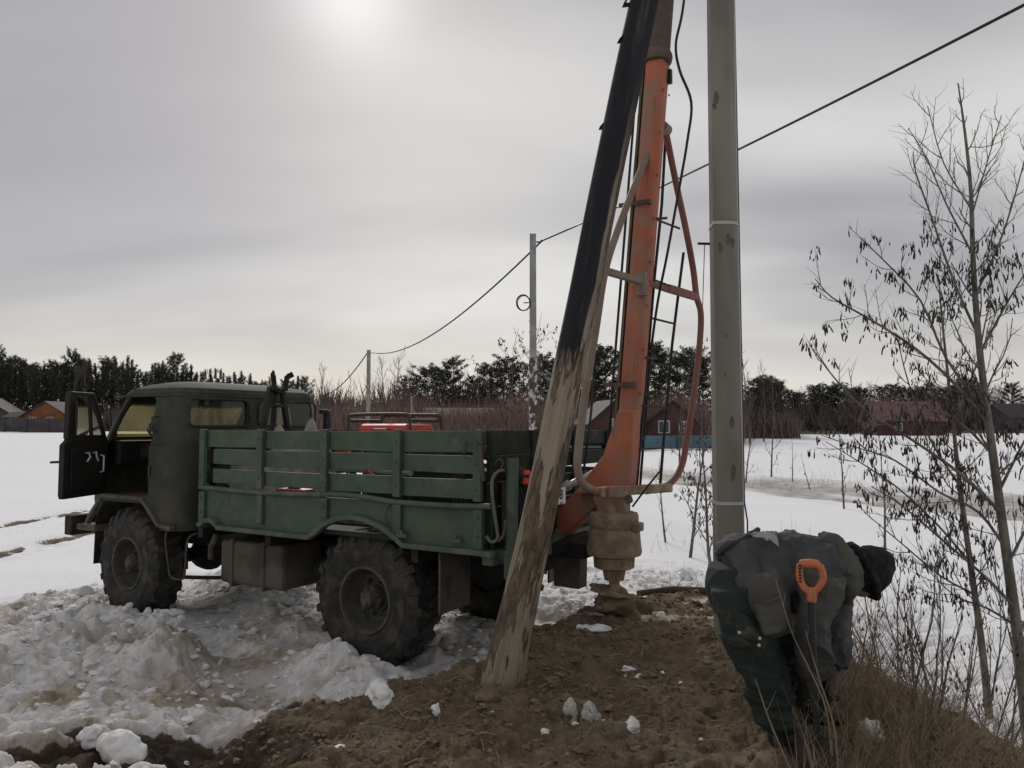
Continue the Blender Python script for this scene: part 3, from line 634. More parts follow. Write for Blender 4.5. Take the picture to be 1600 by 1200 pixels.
# wheels
def make_wheel():
    r = MB(); 
    prof = [(.262, -.135), (.30, -.165), (.42, -.178), (.505, -.165), (.545, -.135), (.548, -.06), (.548, .06), (.545, .135), (.505, .165), (.42, .178), (.30, .165), (.262, .135)]
    r.lathe(prof, (0,0,0), (0,1,0), 56, closed=True)
    n = 20
    for k in range(n):
        for s in (1, -1):
            a = 2*PI*(k+(.5 if s > 0 else 0))/n; da = .10
            def pp(rad, ang, y): return (rad*math.cos(ang), y, rad*math.sin(ang))
            w = .062
            ins = [pp(.540, a-w*.55+da, s*.0), pp(.540, a+w*.55+da, s*.0), pp(.540, a+w, s*.13), pp(.540, a-w, s*.13), pp(.580, a-w*.5+da, s*.0), pp(.580, a+w*.5+da, s*.0), pp(.583, a+w*.85, s*.14), pp(.583, a-w*.85, s*.14)]
            r.add(ins, [(0,1,2,3), (4,5,6,7)[::-1], (0,1,5,4), (1,2,6,5), (2,3,7,6), (3,0,4,7)])
            sh = [pp(.535, a-w, s*.13), pp(.535, a+w, s*.13), pp(.475, a+w*.9, s*.168), pp(.475, a-w*.9, s*.168), pp(.583, a-w*.85, s*.14), pp(.583, a+w*.85, s*.14), pp(.490, a+w*.8, s*.186), pp(.490, a-w*.8, s*.186)]
            r.add(sh, [(0,1,2,3), (4,5,6,7)[::-1], (0,1,5,4), (1,2,6,5), (2,3,7,6), (3,0,4,7)])
    for k in (.33, .44): r.tube([(k*math.cos(j*PI/24), .166 if k < .4 else .174, k*math.sin(j*PI/24)) for j in range(49)], .006, 4, cap=False)
    tyre = r.mesh('tyre', M['rubber'], 35)
    q = MB(); q.lathe([(.285, .10), (.290, .150), (.278, .168), (.258, .168), (.250, .150), (.246, .08), (.238, .045), (.205, -.02), (.16, -.035), (.125, -.03), (.12, .01), (.02, .012), (.02, -.06), (.285, -.06)], (0,0,0), (0,1,0), 48, closed=True)
    rim = q.mesh('rim', M['rim'], 40)
    h = MB(); h.lathe([(.105, 0), (.10, .075), (.075, .085), (.07, .13), (.055, .15), (.0, .152)], (0,0,0), (0,1,0), 24)
    for k in range(8):
        a = 2*PI*k/8; h.lathe([(.017, .06), (.017, .10), (.008, .112)], (.088*math.cos(a), 0, .088*math.sin(a)), (0,1,0), 6)
    for k in range(6):
        a = 2*PI*k/6+.2; h.lathe([(.018, -.03), (.018, .0), (.01, .012)], (.16*math.cos(a), 0, .16*math.sin(a)), (0,1,0), 6)
    h.blob((.02, .12, -.03), .05, 4, 2, .3).blob((-.05, .1, .03), .04, 9, 2, .3)
    hub = h.mesh('hub', M['rim'], 40)
    return tyre, rim, hub
tyre, rim, hub = make_wheel()
for ax in (0, 3.3):
    for s in (1, -1):
        w = bpy.data.objects.new('wheel', tyre); w.name = 'wheel'
        C.objects.link(w); w.parent = truck; w.location = (ax, s*.90, .575); w.rotation_euler = (R(0), 0, 0 if s > 0 else PI)
        w.rotation_euler.y = .13*ax+.4*s
        if ax > 1 and s > 0: w.rotation_euler.z = R(-3)
        for nm, me in (('rim', rim), ('hub', hub)):
            c = bpy.data.objects.new(nm, me); C.objects.link(c); c.parent = w
# fuel tank, steps, mudflaps
MB().box(1.02, 1.88, .52, 1.02, .52, .93).build('fuel_tank', M['tank'], truck, bevel=.04)
for x in (1.25, 1.68): MB().box(x, x+.04, .50, 1.035, .50, .95).build('tank_strap', M['tank'], truck, bevel=.008)
MB().tube([(1.99, .98, .96), (1.99, 1.0, .90), (2.06, .98, .84), (2.06, .98, .72)], .03, 10).build('filler_pipe', M['tank'], truck, smooth=50)
st = MB(); st.tube(spline([(2.70, .96, .98), (2.72, 1.02, .90), (2.66, 1.02, .60), (2.62, 1.02, .50), (2.46, 1.02, .49), (2.40, 1.02, .56), (2.37, 1.02, .88), (2.31, .96, .95)], 4), .011, 8).build('stirrup_step', M['steel'], truck, smooth=50)
MB().tube(spline([(2.62, 1.02, .50), (2.3, .7, .47), (1.9, .5, .50), (1.6, .4, .58)], 4), .02, 8).build('exhaust_pipe', M['chassis'], truck, smooth=50)
MB().box(-.80, -.78, .68, 1.09, .56, .98).box(-.795, -.78, .68, 1.09, .98, 1.03).build('mudflap', M['tank'], truck)
MB().box(-.80, -.78, -1.09, -.68, .50, .98).build('mudflap', M['tank'], truck)
for x in (1.15, -.55, 2.1): MB().box(x, x+.07, -1.05, 1.05, .93, 1.03).build('bed_cross_beam', M['chassis'], truck)
MB().box(.9, .98, .42, .5, .5, .9).tube([(.95, .5, .9), (.9, .9, 1.0)], .012, 6).build('air_pipe', M['chassis'], truck)
for z, x in ((.72, .75), (.66, .2)): pass
at1 = MB().tube([(.35, .62, .70), (.95, .62, .70)], .11, 14).build('air_tank', M['chassis'], truck, smooth=50)

# cargo bed
XS = [1.985, 1.182, .385, -.416, -1.188]
bed = MB().box(-1.24, 2.03, -1.12, 1.12, 1.10, 1.14).build('bed_floor', M['bed_dark'], truck)
def bend(x): return .018*math.sin(x*3.1+1)*(.6 if x > .4 else 1.0) - .012*max(0, 1-abs(x+.35)/.35)
def bed_side(s):
    # lower panel with wheel cut-out
    top = [(2.0, 1.41), (-1.22, 1.41)]
    bot = [(-1.22, 1.075), (-.47, 1.075)] + arc(.035, .84, .52, 145, 35, 10)[::1][::1]
    bot = [(-1.22, 1.075), (-.50, 1.075), (-.38, 1.15), (-.25, 1.21), (-.1, 1.25), (.05, 1.262), (.2, 1.24), (.35, 1.18), (.45, 1.11), (.54, 1.06), (1.72, 1.065), (1.76, 1.10), (1.82, 1.13), (1.9, 1.12), (1.95, 1.08), (2.0, 1.075)]
    y0, y1 = (1.10, 1.128) if s > 0 else (-1.128, -1.10)
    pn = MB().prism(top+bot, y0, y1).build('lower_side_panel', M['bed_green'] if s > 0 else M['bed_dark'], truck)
    ed = MB(); pts = bot
    ed.strip([(-1.33, 1.05), (-1.22, 1.058)]+[(p[0], p[1]-.016) for p in bot[1:]], *((1.13, 1.20) if s > 0 else (-1.20, -1.13)), .042)
    ed.build('edge_flange', M['bed_trim'], pn, bevel=.008)
    rl = MB(); q = [-1.31+.16*i for i in range(21)]; q[-1] = 2.02
    rl.tube([(x, s*1.150, 1.425+bend(x)) for x in q], .026, 8, flat=.9, ref=(0, 1, 0)).build('middle_rail', M['bed_trim'], pn, smooth=60)
    for i, x in enumerate(XS):
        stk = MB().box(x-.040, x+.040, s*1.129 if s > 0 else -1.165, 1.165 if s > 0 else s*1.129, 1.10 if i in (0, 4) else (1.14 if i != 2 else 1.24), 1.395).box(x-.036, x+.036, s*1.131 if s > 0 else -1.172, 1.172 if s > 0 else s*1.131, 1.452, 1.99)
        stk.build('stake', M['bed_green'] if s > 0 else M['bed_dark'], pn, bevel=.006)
    rnd = random.Random(5 if s > 0 else 6)
    for i in range(4):
        xa, xb = XS[i], XS[i+1]
        for k, (z0, z1) in enumerate(((1.815, 1.975), (1.655, 1.795), (1.470, 1.612))):
            a = xa+.03 if not (i == 0 and k > 0) else xa-.115
            b = xb-.03 if i < 3 else xb+.03 if k else xb-.035
            d = [rnd.uniform(-.010, .010) for _ in range(4)]
            y = s*1.110
            sl_ = MB().add([(a, y-.014, z0+d[0]), (a, y+.014, z0+d[0]), (a, y+.014, z1+d[1]*.6), (a, y-.014, z1+d[1]*.6), (b, y-.014, z0+d[2]), (b, y+.014, z0+d[2]), (b, y+.014, z1+d[3]*.6), (b, y-.014, z1+d[3]*.6)],
                           [(0,1,2,3), (4,5,6,7)[::-1], (0,1,5,4), (1,2,6,5), (2,3,7,6), (3,0,4,7)])
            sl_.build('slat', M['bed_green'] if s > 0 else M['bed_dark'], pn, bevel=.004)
    return pn
near = bed_side(1); far = bed_side(-1)
for x in (-.48, -1.0):
    hk = MB(); hk.box(x-.05, x+.05, 1.165, 1.185, 1.14, 1.17).lathe([(.018, 0), (.018, .015)], (x, 1.17, 1.18), (0, 1, 0), 8)
    hk.build('latch_plate', M['bed_trim'], near)
hk = MB(); hk.tube([(-1.06, 1.135, 1.90), (-1.06, 1.155, 1.78)], .006, 6).build('chain_hook', M['steel'], near)
# headboard and tailgate
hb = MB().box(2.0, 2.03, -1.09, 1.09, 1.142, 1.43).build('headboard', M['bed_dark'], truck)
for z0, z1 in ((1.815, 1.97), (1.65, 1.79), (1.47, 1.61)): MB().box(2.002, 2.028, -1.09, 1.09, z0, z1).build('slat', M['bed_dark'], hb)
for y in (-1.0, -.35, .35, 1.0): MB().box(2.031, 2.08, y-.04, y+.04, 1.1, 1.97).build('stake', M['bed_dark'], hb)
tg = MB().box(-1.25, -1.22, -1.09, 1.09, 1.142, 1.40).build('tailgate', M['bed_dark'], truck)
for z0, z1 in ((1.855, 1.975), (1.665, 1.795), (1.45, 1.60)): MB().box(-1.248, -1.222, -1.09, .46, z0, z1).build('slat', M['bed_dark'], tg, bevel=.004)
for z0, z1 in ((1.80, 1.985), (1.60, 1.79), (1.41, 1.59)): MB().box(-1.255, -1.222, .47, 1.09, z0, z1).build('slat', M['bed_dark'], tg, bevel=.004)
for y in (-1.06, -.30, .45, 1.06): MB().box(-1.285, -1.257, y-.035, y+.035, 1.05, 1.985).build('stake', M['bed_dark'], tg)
MB().box(-1.30, -1.20, -1.12, 1.12, .98, 1.095).build('rear_sill', M['bed_trim'], truck, bevel=.008)

for x in (XS[0], XS[2], XS[4]):
    for z in (1.20, 1.34): MB().lathe([(.013, 0), (.013, .01), (.006, .013)], (x, 1.165, z), (0, 1, 0), 6).build('bolt', M['bed_trim'], near)
for x in XS:
    for z in (1.73, 1.90, 1.54): MB().lathe([(.009, 0), (.009, .006)], (x, 1.172, z), (0, 1, 0), 6).build('bolt', M['steel'], near)
MB().tube(spline([(-.36, 1.12, 1.42), (-.30, 1.16, 1.32), (-.33, 1.15, 1.18)], 4), .006, 6).build('tie_wire', M['steel'], near)
# mast rest frame standing behind the cab
mr_ = MB()
def mrp(px, py, y=0): return None
for s in (.13, -.13):
    pass
top = Vector((2.0, .20, 2.50))
rest = MB()
for (y, xb) in ((.55, 2.06), (-.15, 2.06)):
    rest.bar((xb, y, 1.12), (2.06, .20+(y-.20)*.22, 2.44), .055, .05)
rest.bar((2.12, .20, 1.12), (2.08, .20, 2.40), .05, .04)
rest.bar((2.06, .43, 1.98), (2.06, -.02, 1.98), .05, .04).bar((2.06, .34, 2.24), (2.06, .06, 2.24), .05, .04)
rest.build('mast_rest', M['black'], truck, bevel=.005)
for s in (1, -1):
    y = .20+s*.095
    MB().bar((2.0, y-s*.02, 2.40), (2.0, y+s*.0, 2.56), .06, .02, up=(1, 0, 0)).bar((2.0, y, 2.55), (1.96, y+s*.05, 2.585), .06, .02, up=(1, 0, 0)).bar((2.02, .20, 2.38), (2.02, y, 2.44), .07, .05).build('cradle_jaw', M['chassis'], truck, bevel=.004)
MB().bar((2.12, -.62, 1.1), (2.12, -.62, 2.20), .07, .06).bar((2.12, -.62, 2.19), (2.12, -.52, 2.19), .06, .05).build('exhaust_stack', M['black'], truck, bevel=.01)

# ---------------- drill rig at the rear
YM = 6.50
def mastp(px, py, Y=YM): return lt(px, py, Y)
m0 = mastp(976, 768); m1 = mastp(1028, 96)
def boxmast(a, b, w, d, mb):
    return mb.bar(a, b, w, d, up=(1, 0, 0))
mast = boxmast(m0, m1, .190, .185, MB()).build('drill_mast', M['orange'], truck, bevel=.055)
dirm = (m1-m0).normalized()
side = Vector((0, 1, 0))
front = Vector((1, .25, 0)); e0 = m0+front*.105+dirm*.35; e1 = m1+front*.105
MB().bar(e0, e1, .10, .022, up=(1, 0, 0)).build('mast_guide_rail', M['mast_edge'], mast)
MB().tube([e0+front*.05+side*.03, e1+front*.05+side*.03], .012, 6).build('feed_rope', M['black'], mast, smooth=50)
mt = mastp(1046, -60)
top2 = m1 + (mt-m1)*1.0; ext = mastp(1062, -330)
up_ = MB().tube([m1+dirm*.02, ext], [.098, .090], 20).build('telescopic_tube', M['mast_top'], truck, smooth=50)
MB().lathe([(.08, -.05), (.118, -.04), (.125, .0), (.118, .03), (.10, .06)], m1+dirm*.03, dirm, 24).build('collar', M['mast_top'], up_, smooth=40)
lug = m1+dirm*.0+Vector((-.02, -.11, 0))
MB().lathe([(.045, -.03), (.05, 0), (.045, .03)], lug, (1, 0, 0), 14).build('sheave', M['black'], up_, smooth=40)
MB().box(-.035, .035, -.02, .02, -.06, .06, Matrix.Translation(m1-dirm*.15+Vector((-.09, -.03, 0)))).build('mast_slot', M['black'], mast)
for py in (322, 602):
    c = mastp(1002-(py-322)*.081, py)
    MB().bar(c+side*.105+Vector((-.10, 0, 0)), c+side*.105+Vector((.16, 0, 0)), .02, .035, up=dirm).bar(c-side*.10+Vector((-.105, 0, 0)), c+side*.115+Vector((-.105, 0, 0)), .02, .035, up=dirm).build('mast_clamp', M['steel'], mast)
for k in range(9):
    c = m0+(m1-m0)*(.12+.1*k)+side*.0
    for s in (1, -1): MB().lathe([(.011, 0), (.011, .008)], c+Vector((-.096, s*.065, 0)), (-1, 0, 0), 6).build('bolt', M['mast_edge'], mast)
for t0 in (.30, .62): MB().bar(m0+(m1-m0)*t0+Vector((-.10, 0, 0)), m0+(m1-m0)*(t0+.006)+Vector((-.10, 0, 0)), .19, .006).build('weld_seam', M['mast_edge'], mast)
# gusset and boom that carry the mast on the frame
g0 = mastp(975, 735)
def quadplate(P4, th, n):
    n = Vector(n).normalized()*th/2; v = [p+n for p in P4]+[p-n for p in P4]; k = len(P4)
    return MB().add(v, [tuple(range(k)), tuple(range(k, 2*k))[::-1]] + [(i, i+k, (i+1) % k+k, (i+1) % k) for i in range(k)])
gp = [lt(972, 640, 6.43), lt(996, 640, 6.36), lt(991, 765, 6.36), lt(902, 772, 6.50), lt(948, 712, 6.45)]
nrm = (gp[1]-gp[0]).cross(gp[2]-gp[0])
quadplate(gp, .19, nrm).build('mast_gusset', M['orange'], mast, bevel=.02)
ba = lt(952, 752, 6.50); bb = lt(864, 832, 6.85)
MB().bar(ba, bb, .20, .235, up=(0, 0, 1), tw=.86).build('boom_arm', M['orange'], truck, bevel=.02)
MB().bar(bb+Vector((.02, 0, .04)), bb+Vector((.45, 0, -.06)), .16, .22).build('boom_pivot', M['orange_mud'], truck, bevel=.03)
MB().tube([lt(866, 838, 6.7), lt(866, 838, 7.05)], .07, 16).build('pivot_pin', M['orange_mud'], truck, smooth=40)
# rear frame beams and hydraulic ram
MB().bar(lt(845, 862, 6.5), lt(925, 838, 6.9), .14, .10).build('rear_beam', M['chassis'], truck, bevel=.01)
MB().bar(lt(820, 870, 6.2), lt(868, 858, 7.3), .14, .12).build('rear_cross_beam', M['chassis'], truck, bevel=.01)
MB().box(-1.55, -1.30, -.10, .06, .90, 1.02).build('rear_frame_box', M['chassis'], truck, bevel=.02)
ja = lt(892, 856, 6.75); jb = lt(891, 916, 6.75)
MB().bar(ja, jb, .25, .16).build('jack_leg', M['tank'], truck, bevel=.012)
MB().tube([lt(885, 760, 6.8), lt(930, 738, 6.75)], .03, 12).tube([lt(850, 775, 6.85), lt(890, 757, 6.8)], .045, 12).build('hydraulic_ram', M['bright'], truck, smooth=50)
MB().bar(lt(868, 770, 7.3), lt(935, 745, 7.2), .12, .06).bar(lt(862, 800, 7.2), lt(925, 770, 7.1), .09, .07).build('ram_bracket', M['bed_dark'], truck, bevel=.01)
# gearbox and auger, muddy: profile in metres about its own axis
gx = lt(959, 800, 6.42); gw = TM @ gx; zt = gw.z
px2m = 6.42/1200
GS = mastp(959, 790, 6.42)
prof = [(22, 24), (24, 6), (36, 3), (38, 0), (38.5, -16), (36, -20), (37, -22), (40, -24), (41, -40), (43, -56), (41, -61), (32, -64), (31, -80), (27, -82), (18, -84), (17, -90), (15, -100)]
gb = MB().lathe([(a*px2m*1.0, b*px2m) for a, b in prof][::-1], gx+Vector((0, 0, -.02)), (0, 0, 1), 36).build('auger_gearbox', M['mudgear'], truck, smooth=35)
for k in range(12):
    a = 2*PI*k/12; MB().lathe([(.012, 0), (.012, .018)], gx+Vector((.185*math.cos(a), .185*math.sin(a), -.018)), (0, 0, 1), 6).build('flange_bolt', M['mudgear'], gb)
dent = MB().box(-.035, .035, -.05, .05, -.02, .05, Matrix.Translation(gx+Vector((-.22, .02, -.12)))).build('inspection_cover', M['mudgear'], gb, bevel=.01)
MB().bar(lt(930, 790, 6.4), lt(985, 770, 6.36), .05, .16).box(-.11, .11, -.11, .11, -.01, .18, Matrix.Translation(gx)).build('spindle_housing', M['orange_mud'], truck, bevel=.02)
ag = MB(); zc = gx.z-.54
ag.tube([(gx.x, gx.y, gx.z-.46), (gx.x, gx.y, .30)], .045, 12)
ag.build('auger_shaft', M['mudgear'], truck, smooth=50)
fl_ = MB(); nn = 40; vs = []
for i in range(nn+1):
    a = i/nn*2*PI*1.25; z = gx.z-.60+.0*i-.16*(i/nn); rr = .20*(1-.25*i/nn)*(1+.08*math.sin(i*1.9))
    for q, dz_ in ((.04, 0), (rr, 0), (rr, -.018), (.04, -.018)): vs.append((gx.x+q*math.cos(a), gx.y+q*math.sin(a), z+dz_))
fs = [(i*4+j, i*4+(j+1) % 4, (i+1)*4+(j+1) % 4, (i+1)*4+j) for i in range(nn) for j in range(4)]
fl_.add(vs, fs+[(0, 1, 2, 3), (nn*4, nn*4+1, nn*4+2, nn*4+3)]).build('auger_flight', M['mudgear'], truck, smooth=40)
MB().blob((gx.x, gx.y, gx.z-.74), .15, 3, 4, .22, (1.1, .95, .9)).blob((gx.x-.05, gx.y-.10, gx.z-.86), .12, 13, 3, .25).build('clinging_soil', M['clod'], truck, smooth=60)

# tubular guard round the mast
def gY(px):
    k = (px-800)/1200; t = (6*k-.725)/(.995-1.17*k); return 6+1.17*t
def gp_(px, py, dY=0): return lt(px, py, gY(px)+dY-.06)
loop = [gp_(*q) for q in ((1034, 198), (1020, 222), (992, 290), (965, 360), (945, 425), (930, 520), (915, 610), (904, 700), (903, 735), (912, 757), (934, 769), (952, 770))]
gl_ = MB().tube(spline(loop, 5), .030, 10).build('guard_frame', M['guard'], truck, smooth=60)
loop2 = [gp_(*q) for q in ((1040, 204), (1056, 285), (1071, 355), (1083, 420), (1088, 462), (1095, 490), (1093, 540), (1084, 620), (1073, 690), (1066, 725), (1054, 748), (1036, 762), (1010, 767))]
MB().tube(spline(loop2, 5), .030, 10).build('guard_tube', M['guard_red'], gl_, smooth=60)
MB().bar(gp_(934, 769), gp_(1046, 762), .075, .075).build('guard_bottom_bar', M['mudgear'], gl_, bevel=.012)
MB().bar(gp_(940, 768)+Vector((-.05,0,.0)), gp_(966, 768)+Vector((-.05,0,.0)), .03, .085).build('splice_plate', M['guard'], gl_, bevel=.008)
MB().tube([gp_(1034, 198), gp_(1042, 205)], .055, 14).build('guard_head', M['guard'], gl_, smooth=40)
MB().bar(gp_(945, 423), gp_(1002, 440), .055, .055).tube([gp_(996, 438), gp_(1010, 444)], .035, 10).build('guard_cross_tube', M['guard'], gl_, bevel=.01)
MB().bar(gp_(1010, 441), gp_(1042, 452), .045, .05).bar(gp_(1042, 450), gp_(1088, 464), .055, .07).build('guard_cross_tube', M['guard_red'], gl_, bevel=.01)
MB().tube([gp_(1003, 425), gp_(1003, 462)], .045, 10).build('guard_knuckle', M['guard'], gl_, smooth=40)
# rod ladder hung inside the guard
lr = [[gp_(*q, dY=.10) for q in ((1040, 210), (1034, 320), (1022, 440), (1012, 560), (1004, 650), (994, 768))], [gp_(*q, dY=.14) for q in ((1068, 395), (1061, 450), (1050, 540), (1043, 620), (1036, 700), (1031, 764))]]
ld = MB().tube(lr[0], .014, 8).build('ladder_rail', M['black'], truck, smooth=50)
ld2 = MB().tube(lr[1], .014, 8).build('ladder_rail', M['black'], truck, smooth=50)
for ya, yb in ((345, 357), (437, 452), (497, 506), (567, 572), (635, 638), (703, 700)):
    def onr(path, py, lo):
        for a, b in zip(lo[:-1], lo[1:]):
            if a[1] <= py <= b[1]: t = (py-a[1])/(b[1]-a[1]); return a[0]+(b[0]-a[0])*t
        return lo[0][0]
    xa = onr(None, ya, [(1040, 210), (1034, 320), (1022, 440), (1012, 560), (1004, 650), (994, 768)])
    xb = onr(None, yb, [(1059, 340), (1068, 395), (1061, 450), (1050, 540), (1043, 620), (1036, 700), (1031, 764)])
    MB().tube([gp_(xa-4, ya-1, dY=.10), gp_(xb, yb, dY=.12)], .010, 6).build('ladder_rung', M['black'], ld, smooth=50)
# hanging hoses and cables of the rig
MB().tube(spline([lt(1076, -60, 6.5), lt(1066, 20, 6.45), (lt(1056, 70, 6.42)), lt(1062, 110, 6.4), lt(1080, 160, 6.4), lt(1074, 220, 6.4), lt(1062, 290, 6.4), lt(1042, 400, 6.45), lt(1028, 470, 6.5), lt(1016, 560, 6.55), lt(1008, 660, 6.6), lt(1000, 760, 6.6)], 6), .012, 8).build('control_cable', M['hose'], truck, smooth=60)
MB().tube(spline([lt(998, 180, 6.75), lt(990, 300, 6.7), lt(988, 330, 6.7), lt(984, 450, 6.65), lt(978, 560, 6.6)], 4), .012, 6).build('lift_rope', M['hose'], truck, smooth=60)
MB().tube(spline([lt(931, 497, 6.9), lt(929, 560, 6.9), lt(924, 640, 6.9), lt(914, 720, 6.9), lt(905, 800, 6.9)], 4), .012, 6).build('hydraulic_hose', M['hose'], truck, smooth=60)
MB().tube(spline([lt(1032, 735, 6.3), lt(1012, 760, 6.25), lt(988, 792, 6.25)], 4), .008, 6).build('brake_cable', M['hose'], truck, smooth=60)
MB().tube(spline([lt(1101, 380, 6.9), lt(1097, 500, 7.2), lt(1092, 640, 7.3), lt(1096, 790, 7.3)], 4), .004, 5).build('thin_wire', M['hose'], truck, smooth=60)
# controls, green post, hoses at the rear near-side corner
gpst = [lt(801, 716, 5.75), lt(800, 800, 5.75), lt(799, 868, 5.75)]
MB().tube(gpst, .048, 12, flat=.8).build('corner_post', M['bed_green'], truck, smooth=50)
MB().box(-1.36, -1.26, .80, 1.05, 1.02, 1.09).box(-1.42, -1.3, .42, .80, .98, 1.08).bar(lt(800, 860, 5.75), lt(800, 905, 5.75), .09, .09).build('rear_bracket', M['bed_green'], truck, bevel=.008)
MB().box(-1.44, -1.30, .42, .70, 1.10, 1.58).build('valve_cabinet', M['bed_dark'], truck, bevel=.015)
MB().box(-1.36, -1.31, .88, 1.02, 1.16, 1.60).blob((-1.36, .93, 1.66), .075, 3, 3, .3).blob((-1.37, .84, 1.62), .06, 4, 3, .3).box(-1.37, -1.31, .78, .98, 1.56, 1.64).build('valve_block', mat('oily_valves', (.05, .03, .026), .6, (.03, .026, .025), 14, (.4, .6), .3, .4), truck, bevel=.01)
for k in range(5):
    y = .80+.05*k; MB().tube(spline([(-1.36, y, 1.58), (-1.40, y+.01, 1.45), (-1.39, y-.01, 1.25), (-1.36, y+.02, 1.06)], 4), .016, 8).build('hydraulic_hose', M['chassis'], truck, smooth=60)
MB().tube(spline([lt(788, 735, 5.72), lt(778, 737, 5.7), (lt(769, 752, 5.7)), lt(771, 790, 5.7), lt(777, 830, 5.7), lt(777, 842, 5.7), lt(768, 847, 5.7), lt(760, 838, 5.72)], 6), .013, 8).build('grey_hose', M['greyhose'], truck, smooth=60)
MB().tube(spline([lt(790, 812, 5.75), lt(787, 835, 5.75), lt(778, 846, 5.72)], 6), .012, 8).build('grey_hose', M['greyhose'], truck, smooth=60)
MB().tube(spline([lt(773, 733, 5.8), lt(774, 722, 5.8), lt(781, 718, 5.8), lt(786, 724, 5.8), (lt(783, 732, 5.8))], 6), .007, 8).build('coiled_pipe', M['greyhose'], truck, smooth=60)
MB().bar(lt(749, 692, 5.7), lt(756, 752, 5.72), .030, .022).tube([lt(747, 692, 5.7), lt(754, 693, 5.7)], .018, 8).build('tailgate_lever', M['steel'], truck, bevel=.004)
tl = MB(); tlc = lt(820, 746, 5.95)
tl.box(-.03, .03, -.05, .05, -.055, .055, Matrix.Translation(tlc)).build('tail_lamp', M['lamp'], truck, bevel=.015)
MB().box(0.032, .06, -.07, .07, -.08, .08, Matrix.Translation(tlc)).box(.04, .1, -.3, .02, -.22, -.03, Matrix.Translation(tlc)).build('lamp_bracket', M['chassis'], truck)
# number plate, mostly hidden by the pole
pc = lt(876, 775, 5.95)
PM = Matrix.Translation(pc) @ Matrix.Rotation(R(180), 4, 'Z')
plate = MB().box(-.006, .006, -.075, .22, -.062, .062, Matrix.Translation(pc)).build('number_plate', M['white'], truck, bevel=.003)
def text_mesh(s, size, name, m, parent, mtx, ext=.0015):
    cu = bpy.data.curves.new('t', 'FONT'); cu.body = s; cu.size = size; cu.extrude = ext; cu.align_x = 'CENTER'; cu.align_y = 'CENTER'
    o = bpy.data.objects.new('t', cu); C.objects.link(o); dg = bpy.context.evaluated_depsgraph_get(); dg.update()
    me = bpy.data.meshes.new_from_object(o.evaluated_get(dg)); bpy.data.objects.remove(o); me.materials.clear(); me.materials.append(m)
    q = bpy.data.objects.new(name, me); C.objects.link(q); q.parent = parent; q.matrix_local = mtx; return q
# text faces the rear (-x local): text x -> -y local, text y -> z
TX = Matrix(((0, 0, -1, 0), (-1, 0, 0, 0), (0, 1, 0, 0), (0, 0, 0, 1)))
text_mesh('8', .105, 'plate_digit', M['ink'], plate, Matrix.Translation(pc+Vector((-.0085, .005, .008))) @ TX)
MB().box(-.0075, -.006, -.015, .03, -.056, -.048, Matrix.Translation(pc)).build('plate_mark', M['ink'], plate)

# ================================================================== LOAD IN THE BED
def world_in_truck(x, y, z): return TM @ Vector((x, y, z))
gen = empty('portable_generator', world_in_truck(.36, .25, 1.14), HD, 'red generator in a bent tube frame standing in the truck bed, topping its side', 'generator'); gen.scale = (.74, .85, 1)
MB().box(-.42, .40, -.24, .24, .70, .90).build('cover', M['redplastic'], gen, bevel=.05)
MB().box(-.15, .12, .22, .30, .68, .86).build('end_panel', mat('dusty_red_panel', (.22, .05, .04), .6, (.14, .08, .07), 6), gen, bevel=.03)
MB().box(-.36, .36, -.2, .2, .08, .68).build('engine_block', M['chassis'], gen, bevel=.04)
for s in (1, -1):
    MB().tube(spline([(.52, s*.28, .03), (.52, s*.28, .88), (.49, s*.28, .955), (.42, s*.28, .985), (-.40, s*.28, .985), (-.47, s*.28, .955), (-.50, s*.28, .88), (-.50, s*.28, .03)], 4), .016, 8).build('frame_tube', M['steel'], gen, smooth=60)
for x in (.5, -.48): MB().tube([(x, -.28, .06), (x, .28, .06)], .016, 8).tube([(x, -.28, .93), (x, .28, .93)], .016, 8).build('frame_tube', M['steel'], gen, smooth=60)
MB().tube(spline([(-.1, -.3, .95), (.06, 0, 1.0), (.02, .3, .99)], 4), .010, 6).build('cable_strap', M['black'], gen, smooth=60)
sh = empty('plastic_sheet', world_in_truck(1.7, .15, 1.14), HD, 'crumpled cloudy plastic sheet draped low around the black mast rest behind the cab', 'plastic sheet')
g = MB(); nx = 26; vs = []
for i in range(nx):
    for j in range(10):
        u = i/(nx-1); v = j/9; xx = .32*math.sin(u*PI*1.0)*(1-v*.7); hgt = (.50+.46*math.exp(-((u-.28)/.17)**2)+.40*math.exp(-((u-.60)/.10)**2))*1.0
        vs.append((.25-xx*.5+.02*math.sin(u*40), -.75+1.45*u+.03*math.sin(v*9+u*20), v*hgt+.02*math.sin(u*33+v*5)))
g.add(vs, [(i*10+j, i*10+j+1, (i+1)*10+j+1, (i+1)*10+j) for i in range(nx-1) for j in range(9)])
g.build('sheet', M['poly'], sh, smooth=180)
def simple(name, mb, m, label, cat, loc=(0,0,0), rz=0, group=None, **k):
    o = mb.build(name, m, None, **k); o.location = loc; o.rotation_euler = (0, 0, rz); return tag(o, label, cat, group)
simple('red_shovel_handle', MB().bar((-.45, 0, 0), (.0, 0, .3), .035, .03).box(-.02, .09, -.05, .05, .28, .33), M['redplastic'], 'bright red tool handle glimpsed between the top slats of the truck bed', 'tool handle', world_in_truck(.30, .98, 1.50), HD, bevel=.01)
